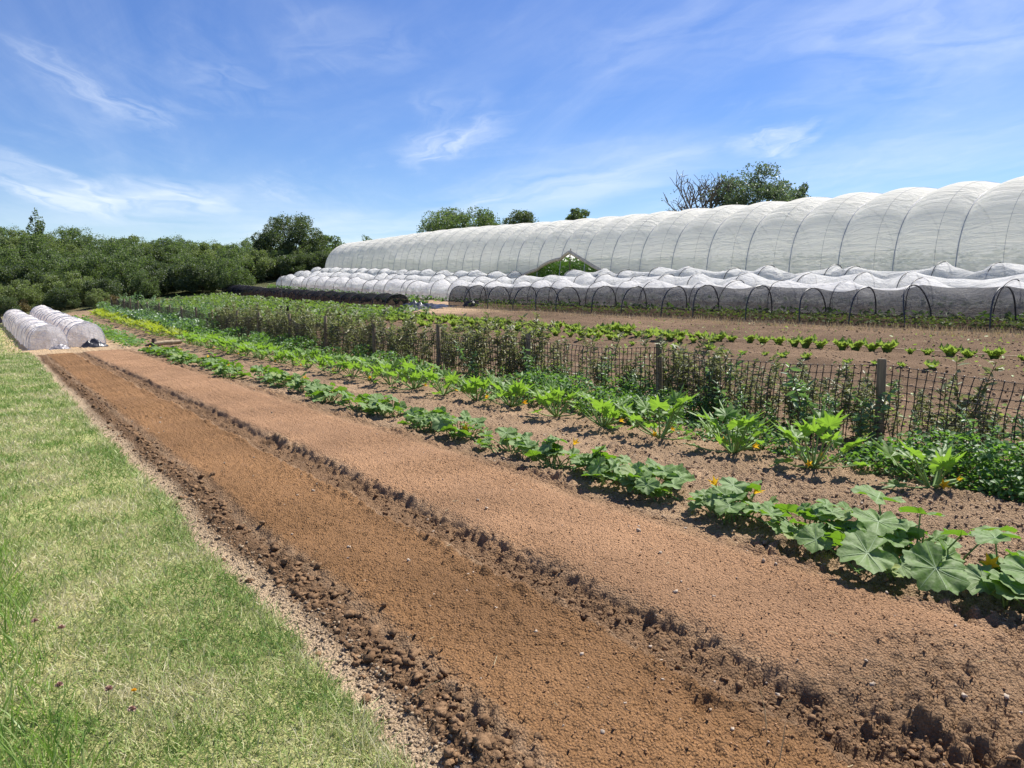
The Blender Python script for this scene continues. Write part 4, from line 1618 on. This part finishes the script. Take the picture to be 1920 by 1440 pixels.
# ------------------------------------------------------------------ hooped covers
def cloche(name, label, cat, pts, w, h, nh, cover_mat, hoop_mat, sag=.14, hoop_r=.016, group=None, rs=None, lift=0.0, end_closed=(True, True), jit=.25,
           hoop_out=.006, base_drop=.02, flare=.0, wave=.0, hlean=.0):
    """pts: (x0,y0),(x1,y1) centre line; cover over hoops, one mesh, plus hoops as parts"""
    (x0, y0), (x1, y1) = pts
    z0 = Tz(x0, y0)
    org = np.array([x0, y0, z0])
    t = thing(name, tuple(org), label, cat, group)
    Lg = math.hypot(x1 - x0, y1 - y0)
    ax = np.array([(x1 - x0) / Lg, (y1 - y0) / Lg])
    nr = np.array([ax[1], -ax[0]])
    hs_ = np.linspace(0, Lg, nh)
    sp = Lg / (nh - 1)
    hs_[1:-1] += rs.uniform(-jit, jit, nh - 2) * sp * .5
    hh = h * (1 + rs.uniform(-.07, .07, nh))
    nseg, na = 7, 16

    def section(s, hgt, wid, n=na, grow=0.0):
        u = np.linspace(0, np.pi, n + 1)
        cx = -np.sign(np.cos(u)) * np.abs(np.cos(u)) ** .8 * (wid / 2 + grow)
        cz_ = np.sin(u) ** .8 * (hgt + grow)
        X = x0 + ax[0] * s + nr[0] * cx
        Y = y0 + ax[1] * s + nr[1] * cx
        zb = T(X, Y)
        return np.stack([X, Y, zb + cz_ - base_drop * (cz_ < .02)], 1)
    rings = []
    for i in range(nh - 1):
        for k in range(nseg):
            f = k / nseg
            s = hs_[i] + (hs_[i + 1] - hs_[i]) * f
            dip = sag * (1 - (2 * f - 1) ** 2) * (.35 + 1.2 * _hash(np.array([i]), np.array([3]), 77)[0])
            hgt = (hh[i] * (1 - f) + hh[i + 1] * f) * (1 - dip)
            wid = w * (1 - dip * .35 + flare)
            r = section(s, hgt, wid)
            if wave:
                u = np.linspace(0, 1, na + 1)
                r[:, 2] += wave * np.sin(np.pi * u) * (fbm(np.full(na + 1, s * 1.3), u * 4, 101, 3))
                r[:, 0] += wave * .7 * fbm(np.full(na + 1, s * 1.7), u * 5 + 9, 103, 3)
            rings.append(r)
    rings.append(section(hs_[-1], hh[-1], w))
    Rr = np.array(rings) - org
    n0 = len(Rr)
    mb = MB()
    idx = np.arange(n0 * (na + 1)).reshape(n0, na + 1)
    q = np.stack([idx[:-1, :-1], idx[:-1, 1:], idx[1:, 1:], idx[1:, :-1]], -1).reshape(-1, 4)
    mb.add(Rr.reshape(-1, 3), q)
    for e, ring, s in ((0, Rr[0], -1), (1, Rr[-1], 1)):
        if end_closed[e]:
            # gathered end: fan down to the soil a little way out
            c = np.array([ring[:, 0].mean(), ring[:, 1].mean(), 0])
            inner = []
            for f_ in (.45, .8, 1.0):
                rr_ = ring.copy()
                cc = np.array([(ring[0, 0] + ring[-1, 0]) / 2, (ring[0, 1] + ring[-1, 1]) / 2, (ring[0, 2] + ring[-1, 2]) / 2])
                rr_ = ring + (cc - ring) * np.array([f_ * .9, f_ * .9, f_ ** 1.3])
                push = .16 * (f_ ** 2)
                rr_[:, 0] += s * ax[0] * push
                rr_[:, 1] += s * ax[1] * push
                inner.append(rr_)
            A = np.concatenate([ring] + inner)
            id2 = np.arange(4 * (na + 1)).reshape(4, na + 1)
            q2 = np.stack([id2[:-1, :-1], id2[:-1, 1:], id2[1:, 1:], id2[1:, :-1]], -1).reshape(-1, 4)
            mb.add(A, q2)
    obj('cover', mb, cover_mat, t, True)
    for i in range(nh):
        mb = MB()
        r = section(hs_[i], hh[i], w, 18, hoop_out) - org
        r[0, 2] -= .12
        r[-1, 2] -= .12
        ln = hlean * rs.normal()
        r[:, 1] += ln * np.sin(np.linspace(0, np.pi, 19))
        mb.tube(r, hoop_r, 6)
        obj('hoop', mb, hoop_mat, t, True)
    return t


rs = np.random.RandomState(41)
# the two fleece tunnels at the far end of the raked beds
cloche('fleece_tunnel', 'low white fleece tunnel on hoops beside the grass, the left of the pair', 'crop tunnel', ((1.80, 35.0), (1.28, 60.5)), 1.32, .92, 16, M['fleece'], M['hoop_blue'],
       .12, .011, 'pair of fleece tunnels past the raked beds', rs, flare=.02, wave=.16, hlean=.06, hoop_out=.012)
cloche('fleece_tunnel', 'low white fleece tunnel, right one of the pair, black sheet at its end', 'crop tunnel', ((3.12, 35.4), (2.86, 62.0)), 1.40, 1.02, 16, M['fleece'],
       M['hoop_blue'], .10, .018, 'pair of fleece tunnels past the raked beds', rs, flare=.02, wave=.16, hlean=.06, hoop_out=.012)
# white insect net tunnels in front of the polytunnel
cloche('net_tunnel', 'white insect net tunnel nearest the black net, running the whole width', 'crop tunnel', ((22.5, 4.0), (22.3, 70)), 1.50, .95, 33, M['white_net'], M['hoop_black'],
       .22, .015, 'white net tunnels in front of the polytunnel', rs, jit=.75, wave=.13, hlean=.12)
cloche('net_tunnel', 'white insect net tunnel in the middle of the three white rows', 'crop tunnel', ((24.2, 4.0), (24.1, 71)), 1.45, .92, 32, M['white_net'], M['hoop_black'],
       .22, .015, 'white net tunnels in front of the polytunnel', rs, jit=.75, wave=.13, hlean=.12)
cloche('net_tunnel', 'white insect net tunnel right against the polytunnel, right of its opening', 'crop tunnel', ((25.9, 5.0), (25.8, 32.5)), 1.40, .95, 14, M['white_net'], M['hoop_black'],
       .22, .015, 'white net tunnels in front of the polytunnel', rs, jit=.75, wave=.13, hlean=.12)
cloche('net_tunnel', 'white insect net tunnel against the polytunnel, left of its opening', 'crop tunnel', ((25.8, 38.0), (25.7, 71)), 1.40, .90, 16, M['white_net'], M['hoop_black'],
       .18, .016, 'white net tunnels in front of the polytunnel', rs, jit=.5, wave=.12, hlean=.08)
# black nets
cloche('shade_tunnel', 'see-through black net tunnel on black hoops in front of the white rows', 'crop tunnel', ((20.6, 5.0), (20.6, 35.4)), 1.30, .98, 17, M['black_net'], M['hoop_black'],
       .07, .022, 'black net tunnels', rs, jit=.35, wave=.04, hlean=.10)
cloche('shade_tunnel', 'dense black net tunnel further left with its end collapsed on the ground', 'crop tunnel', ((18.3, 38.2), (18.0, 72.0)), 1.45, .72, 22, M['black_net_dense'], M['hoop_black'],
       .16, .018, 'black net tunnels', rs, jit=.3, wave=.10, hlean=.06)


def crumpled(name, x, y, lx, ly, h, mat, label, cat, seed, rz=0):
    n = 26
    u = np.linspace(-1, 1, n)
    U, W = np.meshgrid(u, u)
    ed = np.clip(1.15 - np.maximum(np.abs(U), np.abs(W)) ** 3, 0, 1)
    rad = np.sqrt(U ** 2 + W ** 2)
    out = .85 + .25 * vnoise(U * 2 + seed, W * 2, seed)
    Xl, Yl = U * lx * out, W * ly * out
    Z = h * np.clip(1 - rad ** 2, 0, 1) * (.5 + 1.2 * np.abs(fbm(U * 2.4 + seed, W * 2.4, seed, 4))) + .05 * np.abs(fbm(U * 6, W * 6, seed + 3, 3)) + .008
    c, s = math.cos(rz), math.sin(rz)
    Xw, Yw = x + c * Xl - s * Yl, y + s * Xl + c * Yl
    Zg = T(Xw, Yw)
    z0 = Tz(x, y)
    Vv = np.stack([Xw - x, Yw - y, Zg - z0 + Z], -1).reshape(-1, 3)
    id_ = np.arange(n * n).reshape(n, n)
    q = np.stack([id_[:-1, :-1], id_[:-1, 1:], id_[1:, 1:], id_[1:, :-1]], -1).reshape(-1, 4)
    mb = MB()
    mb.add(Vv, q)
    o = obj(name, mb, mat, smooth=True, loc=(x, y, z0))
    sol = o.modifiers.new('thickness', 'SOLIDIFY')
    sol.thickness = .01
    return tag(o, label, cat)


crumpled('plastic_sheet', 18.35, 36.4, .9, 1.3, .42, M['black_sheet'], 'crumpled shiny black sheet at the collapsed end of the dense black tunnel', 'sheet', 3)
crumpled('plastic_sheet', 19.3, 36.2, 1.0, 1.6, .22, M['black_sheet'], 'flat black sheet lying right of the collapsed tunnel end', 'sheet', 8, .4)
crumpled('plastic_bag', 17.6, 35.6, .55, .75, .25, M['grey_sheet'], 'grey plastic bag weighing down the collapsed tunnel end', 'bag', 5)
crumpled('plastic_sheet', 2.15, 34.6, .42, .30, .20, M['grey_sheet'], 'grey plastic weight at the near end of the left fleece tunnel', 'sheet', 12)
crumpled('plastic_sheet', 3.35, 34.75, .55, .34, .34, M['black_sheet'], 'black plastic sheet tucked at the near end of the right fleece tunnel', 'sheet', 14)
crumpled('black_netting', 8.6, 26.6, .5, 1.2, 1.15, M['black_net_dense'], 'dark bundle of netting hung behind the bean row', 'netting', 16)
crumpled('plastic_sheet', 20.6, 34.2, .4, .7, .35, M['black_sheet'], 'small black sheet inside the end of the see-through net tunnel', 'sheet', 19)
crumpled('black_netting', .2, 63.0, .6, 2.0, 1.0, M['black_net_dense'], 'dark netting heap left of the fleece tunnels, at the hedge', 'netting', 22)

mb = MB()
mb.tube([(0, 0, -.2), (.01, 0, .9), (0, .02, 1.9)], [.022, .02, .017], 7)
tag(obj('cane', mb, M['grey_bark'], loc=(17.0, 54.0, Tz(17.0, 54.0))), 'thin upright cane standing before the dense black tunnel', 'cane')

# ------------------------------------------------------------------ polytunnel
TXN, TW, TH = 27.2, 8.0, 3.55
TY0, TSP, TN = 4.6, 2.2, 32
tunnel = thing('polytunnel', (TXN + TW / 2, TY0, Tz(TXN + TW / 2, TY0)), 'long white film polytunnel with scalloped roof and a raised side opening', 'polytunnel')
torg = np.array([TXN + TW / 2, TY0, Tz(TXN + TW / 2, TY0)])


def tsec(y, u, grow=0.0):
    """u 0..pi from the near foot over the ridge"""
    cx = -np.sign(np.cos(u)) * np.abs(np.cos(u)) ** .72 * (TW / 2 + grow)
    th = TH * (1 - .20 * float(sstep(48.0, 74.0, np.array(float(y)))))
    cz_ = np.abs(np.sin(u)) ** .78 * (th + grow)
    X = TXN + TW / 2 + cx
    zc = .5 * (T(np.full_like(X, TXN), np.full_like(X, y)) + T(np.full_like(X, TXN + TW), np.full_like(X, y)))
    zb = T(np.full_like(X, TXN), np.full_like(X, y)) * .75 + zc * .25
    return np.stack([X, np.full_like(X, y), zb + cz_], 1)


OP_A, OP_P, OP_B = 29.8, 34.4, 40.0


def lift_h(y):
    if y <= OP_A or y >= OP_B:
        return 0.0
    f = (y - OP_A) / (OP_P - OP_A) if y < OP_P else (OP_B - y) / (OP_B - OP_P)
    return 1.60 * f


def build_tunnel():
    mb = MB()
    nseg, na = 12, 40
    rings, edge = [], []
    for i in range(TN - 1):
        for k in range(nseg):
            f = k / nseg
            y = TY0 + TSP * (i + f)
            e = lift_h(y)
            u0 = math.asin(min(1, (e / TH)) ** (1 / .78)) if e > 0 else 0.0
            u = u0 + (np.pi - u0) * np.linspace(0, 1, na + 1)
            b = .34 * (np.sin(np.pi * f) ** .8)
            low = np.clip(np.sin(u), 0, 1) ** .6
            g = b * (.25 + .75 * low) - .03
            r = tsec(y, u, 0.0)
            r2 = tsec(y, u, 1.0)
            r = r + (r2 - r) * g[:, None]
            wr = .022 * fbm(np.full(na + 1, y * .45), u * 9, 111, 3) * low
            r = r + (r2 - r) * wr[:, None]
            rings.append(r)
            if e > 0:
                edge.append(r[0])
    rings.append(tsec(TY0 + TSP * (TN - 1), np.linspace(0, np.pi, na + 1), -.03))
    Rr = np.array(rings) - torg
    n0 = len(Rr)
    idx = np.arange(n0 * (na + 1)).reshape(n0, na + 1)
    q = np.stack([idx[:-1, :-1], idx[:-1, 1:], idx[1:, 1:], idx[1:, :-1]], -1).reshape(-1, 4)
    mb.add(Rr.reshape(-1, 3), q)
    obj('cover', mb, M['film'], tunnel, True)
    # far end wall
    mb = MB()
    ring = Rr[-1]
    c = ring.mean(0)
    mb.add(np.concatenate([ring, [c]]), [(na + 1, j, j + 1) for j in range(na)])
    obj('end_wall', mb, M['film'], tunnel)
    # rolled film edge of the opening
    mb = MB()
    ed = np.array(edge) - torg + np.array([-.03, 0, 0])
    mb.tube(ed, .10, 7)
    obj('rolled_edge', mb, M['film_rolled'], tunnel, True)
    mb = MB()
    zb = Tz(TXN, OP_P)
    mb.tube([np.array([TXN - .05, OP_P, zb - .1]) - torg, np.array([TXN + .02, OP_P, zb + 1.60]) - torg, np.array([TXN + .05, OP_P, zb + 1.95]) - torg], .025, 6)
    obj('prop', mb, M['post'], tunnel)
    for i in range(TN):
        mb = MB()
        y = TY0 + TSP * i
        r = tsec(y, np.linspace(0, np.pi, 29), -.025) - torg
        mb.tube(r, .021, 6)
        obj('hoop', mb, M['hoop_grey'], tunnel, True)
    # lashing ropes either side of each hoop
    for i in range(TN - 1):
        mb = MB()
        for f in (.30,):
            y = TY0 + TSP * (i + f)
            e = lift_h(y)
            u0 = math.asin(min(1, (e / TH)) ** (1 / .78)) if e > 0 else 0.0
            u = u0 + (np.pi - u0) * np.linspace(0, 1, 31)
            low = np.clip(np.sin(u), 0, 1) ** .6
            b = .34 * (np.sin(np.pi * f) ** .8)
            r = tsec(y, u, 0.0)
            r2 = tsec(y, u, 1.0)
            r = r + (r2 - r) * (b * (.25 + .75 * low) - .018)[:, None]
            y_off = np.linspace(0, .5, 31)
            mb.tube(r - torg, .006, 4)
        obj('rope', mb, M['hoop_grey'], tunnel, True)


build_tunnel()


def tunnel_crop():
    mb = MB()
    n = 9000
    y = RS.uniform(6, 70, n)
    n2 = 5000
    y = np.concatenate([y, RS.uniform(28, 42, n2)])
    n += n2
    x = np.where(RS.uniform(0, 1, n) < .5, 28.2, 30.2) + RS.normal(0, .45, n)
    x = np.maximum(x, 27.6)
    z = T(x, y) + RS.uniform(0, 1, n) * (1.15 + .5 * vnoise(x * .8, y * .5, 121))
    mb.inst(OVAL_V, OVAL_P, rand_rot(n, 1.1, scale=RS.uniform(.14, .30, n)), np.stack([x, y, z], 1))
    return mb


tag(obj('crop_rows', tunnel_crop(), M['weed']), 'dense green crop growing inside the polytunnel, seen through its opening', 'crop', kind='stuff')


def bank_grass():
    mb = MB()
    n = 7000
    y = RS.uniform(3, 72, n)
    x = RS.choice([21.5, 23.3, 25.05, 26.8], n) + RS.normal(0, .12, n)
    z = T(x, y) + RS.uniform(0, .22, n)
    mb.inst(OVAL_V, OVAL_P, rand_rot(n, 1.1, scale=RS.uniform(.1, .2, n)), np.stack([x, y, z], 1))
    return mb


tag(obj('weeds', bank_grass(), M['weed']), 'weeds in the paths between the net tunnels', 'weeds', kind='stuff')

# ------------------------------------------------------------------ trees and shrubs
LEAF_V = np.array([(0, -.5, 0), (.30, 0, .08), (0, .55, 0), (-.30, 0, .08)])
LEAF_P = [np.array([(0, 1, 2, 3)])]


def crown_mesh(rs, ell, nclump, nleaf, lsize, clump_r=(.18, .34), shell=.55, flat=1.0, twig=0.12):
    """leaf cloud: clumps spread through an ellipsoid (a,b,c) centred at z=c0"""
    a, b, c, z0 = ell
    mb = MB()
    cl = []
    while len(cl) < nclump:
        p = rs.uniform(-1, 1, 3)
        r = np.linalg.norm(p)
        if r > 1 or r < shell * rs.uniform(.2, 1):
            continue
        if p[2] < -.75:
            continue
        cl.append(p)
    cl = np.array(cl)
    for p in cl:
        cr = rs.uniform(*clump_r)
        n = int(nleaf * rs.uniform(.6, 1.4))
        d = rs.normal(0, 1, (n, 3))
        d /= np.linalg.norm(d, axis=1)[:, None]
        rad = cr * rs.uniform(.35, 1.0, n) ** .5 * (1 + (rs.uniform(0, 1, n) < twig) * rs.uniform(0, .55, n))
        q = p[None] + d * rad[:, None] * np.array([1, 1, flat])
        loc = q * np.array([a, b, c]) + np.array([0, 0, z0])
        dd = d + rs.normal(0, .7, (n, 3))
        mb.inst(LEAF_V, LEAF_P, dir_rot(dd, rs.uniform(0, 6.28, n), rs.uniform(.6, 1.35, n) * lsize), loc)
    return mb, cl * np.array([a, b, c]) + np.array([0, 0, z0])


def trunk_mesh(rs, clumps, h, r, nlimb=9):
    mb = MB()
    top = np.array([rs.normal(0, .1), rs.normal(0, .1), h * .55])
    mb.tube([(0, 0, -.3), (0, 0, h * .2), top], [r, r * .85, r * .55], 8)
    for p in clumps[rs.permutation(len(clumps))[:nlimb]]:
        s = top * rs.uniform(.5, 1)
        mid = (s + p) / 2 + rs.normal(0, .12, 3)
        mb.tube([s, mid, p], [r * .45, r * .28, r * .10], 5)
    return mb


def tree(name, loc, label, cat, rs, ell, nclump, nleaf, lsize, mat, r=.16, group=None, **kw):
    t = thing(name, loc, label, cat, group)
    mb, cl = crown_mesh(rs, ell, nclump, nleaf, lsize, **kw)
    obj('crown', mb, M[mat], t)
    obj('trunk', trunk_mesh(rs, cl, ell[3] + ell[2] * .3, r), M['bark'], t, True)
    return t


rs = np.random.RandomState(61)
SG = 'shrubs of the hedge bank behind the field'
sp = []
for k, (mat, lab, ell, ncl, nl, ls) in enumerate((
        ('shrub', 'mid green scrub willow on the hedge bank behind the fleece tunnels', (1.9, 1.9, 1.7, 1.6), 42, 330, .125),
        ('shrub_light', 'paler yellow green shrub on the hedge bank', (1.7, 1.7, 1.5, 1.4), 38, 320, .12),
        ('shrub_dark', 'dark leaved shrub low on the hedge bank', (1.9, 1.8, 1.5, 1.3), 42, 330, .125),
        ('shrub', 'tall loose shrub with twiggy top on the hedge bank', (1.8, 1.7, 1.75, 1.6), 42, 310, .118),
        ('dry', 'low brownish bramble patch on the hedge bank', (1.6, 1.5, .8, .6), 26, 180, .13))):
    sp.append(tree('shrub', (0, 0, 0), lab, 'shrub', rs, ell, ncl, nl, ls, mat, .07, SG, twig=.25))
WS = []
for (yb, x0, x1, st, sc_, kinds) in ((70.5, -5, 9, 1.9, .62, (2, 2, 4, 1)), (73.5, -6, 21, 2.1, .85, (2, 0, 2, 1, 2)), (78, -7, 24, 2.2, .95, (2, 0, 1, 3, 2)),
                                     (83, -8, 24, 2.3, 1.0, (0, 1, 0, 2, 3)), (88.5, -8, 26, 2.0, 1.0, (0, 1, 0, 1, 2)), (94, -10, 33, 1.9, 1.0, (0, 3, 0, 1, 0, 1)), (99, -10, 34, 2.2, 1.0, (3, 0, 3, 0, 1))):
    x = x0
    while x < x1:
        xx = x + rs.uniform(-.8, .8)
        yb_ = yb + rs.uniform(-1.6, 1.6)
        k = kinds[rs.randint(0, len(kinds))]
        s = sc_ * rs.uniform(.82, 1.16)
        put(sp[k], xx, yb_, rs.uniform(0, 6.28), s)
        x += st * rs.uniform(.8, 1.2)
for q, px_ in enumerate(range(392, 660, 15)):
    yb_ = 77.5 + rs.uniform(-1.5, 1.5) + 2 * (q % 2)
    kk = (px_ + 20) / 1739.0
    xx = kk * .828 * yb_ / (1 - kk * .56)
    put(sp[(2, 0, 2, 1)[q % 4]], xx, yb_, rs.uniform(0, 6.28), .72 * rs.uniform(.85, 1.2))
for t in sp:
    if t.name not in first:
        put(t, 12 + rs.uniform(-3, 3), 74, 0, .7)

def at(px_, y_):
    """x of the sight line through picture column px_ at row distance y_ (for laying out far trees)"""
    k = (px_ + 20) / 1739.0
    return k * .828 * y_ / (1 - k * .56)


def T3(px_, y_):
    x = at(px_, y_)
    return (x, y_, Tz(x, y_))


tree('broad_tree', T3(545, 82), 'round dense dark tree standing out above the hedge left of the polytunnel', 'tree', rs, (3.5, 3.3, 3.0, 3.1), 90, 420, .15, 'shrub_dark', .2, clump_r=(.14, .26))
tree('broad_tree', T3(610, 88), 'lower spreading tree at the right shoulder of the round dark tree', 'tree', rs, (2.8, 2.6, 2.0, 2.0), 50, 260, .18, 'shrub', .15, clump_r=(.16, .3))
tree('tall_sapling', T3(72, 92), 'spindly sapling poking highest above the left hedge', 'tree', rs, (.9, .9, 2.4, 3.3), 22, 50, .20, 'shrub', .07, clump_r=(.16, .3), twig=.4)
tree('small_tree', T3(683, 104), 'thin topped tree just peeping over the far end of the polytunnel', 'tree', rs, (1.6, 1.6, 1.8, 3.0), 24, 45, .22, 'shrub', .09, clump_r=(.16, .28), twig=.4)
tree('small_tree', T3(722, 106), 'sparse twiggy treetop right of the thin one over the tunnel end', 'tree', rs, (1.8, 1.6, 1.2, 2.6), 16, 30, .18, 'dry', .09, clump_r=(.18, .3), twig=.5)
tree('broad_tree', T3(862, 84), 'broad rounded oak rising behind the middle of the polytunnel', 'tree', rs, (4.9, 4.4, 3.3, 4.4), 130, 260, .20, 'shrub', .25, clump_r=(.17, .30))
tree('broad_tree', T3(970, 80), 'smaller round tree right beside the oak behind the tunnel', 'tree', rs, (2.4, 2.2, 2.2, 5.0), 60, 220, .18, 'shrub_dark', .18, clump_r=(.22, .36))
tree('broad_tree', T3(1074, 70), 'small lone round treetop above the tunnel roof', 'tree', rs, (1.7, 1.6, 1.5, 5.5), 40, 190, .17, 'shrub', .15, clump_r=(.17, .3), twig=.3)
tree('broad_tree', T3(1402, 45), 'open grey green ash tree right of the bare tree', 'tree', rs, (3.9, 3.4, 3.0, 5.7), 120, 150, .19, 'ash', .25, clump_r=(.13, .25), twig=.3)
tree('broad_tree', T3(1480, 45), 'small round tree at the right foot of the ash tree', 'tree', rs, (1.7, 1.5, 2.2, 5.4), 34, 170, .17, 'ash', .12, clump_r=(.18, .32))


def bare_tree(loc, label, rs, h):
    t = thing('bare_tree', loc, label, 'tree')
    mb = MB()
    tips = []

    def br(p, d, L_, r, lev):
        n = 4
        pts = [p]
        dd = d.copy()
        for i in range(n):
            dd = dd + rs.normal(0, .13, 3)
            dd /= np.linalg.norm(dd)
            pts.append(pts[-1] + dd * L_ / n)
        mb.tube(pts, np.linspace(r, r * .6, n + 1), 5)
        if lev == 0:
            tips.append(pts[-1])
            return
        for c in range(3 if lev > 1 else 4):
            j = rs.randint(2, n + 1)
            nd = dd + rs.normal(0, .55, 3) + np.array([0, 0, .18])
            nd /= np.linalg.norm(nd)
            br(pts[j], nd, L_ * rs.uniform(.55, .8), r * .6, lev - 1)
    for s in range(8):
        d0 = np.array([(s - 3.5) * .16 + rs.normal(0, .15), rs.normal(0, .4), 1.0])
        br(np.array([rs.normal(0, .5), rs.normal(0, .4), 2.0]), d0 / np.linalg.norm(d0), h * .315, .13, 3)
    mb.tube([(0, 0, -.2), (0, 0, 1.0), (0, 0, 2.2)], [.3, .25, .18], 8)
    obj('branches', mb, M['grey_bark'], t, True)
    fo = MB()
    tp = np.array(tips)[rs.uniform(0, 1, len(tips)) < .18]
    for p in tp:
        n = 5
        fo.inst(LEAF_V, LEAF_P, rand_rot(n, 1.4, rs, np.full(n, .16)), p + rs.normal(0, .12, (n, 3)))
    obj('leaves', fo, M['ash'], t)
    return t


bare_tree(T3(1300, 48), 'leafless branching tree against the sky behind the polytunnel', rs, 9.6)

# ------------------------------------------------------------------ dry stalks in the foreground soil
for (x, y, L_, d, lab) in ((2.24, 1.66, .16, (-.15, .1, .9), 'dry upright straw in the scuffed soil near the bottom edge'),
                           (2.12, 1.52, .13, (.05, -.1, 1), 'shorter dry straw left of the upright one near the bottom edge'),
                           (1.66, 2.62, .10, (.6, .5, .15), 'straw lying on the raked bed'),
                           (1.30, 2.62, .14, (.4, -.6, .5), 'pale root sticking out of the clod ridge'),
                           (3.05, 1.15, .2, (.7, -.6, .3), 'bent dry stalk at the bottom right corner')):
    mb = MB()
    d = np.array(d) / np.linalg.norm(d)
    mb.tube([(0, 0, -.02), d * L_ * .5 + np.array([.006, 0, 0]), d * L_], [.0022, .002, .0012], 5)
    tag(obj('dry_stalk', mb, M['straw'], loc=(x, y, Gz(x, y) + .012)), lab, 'stalk')
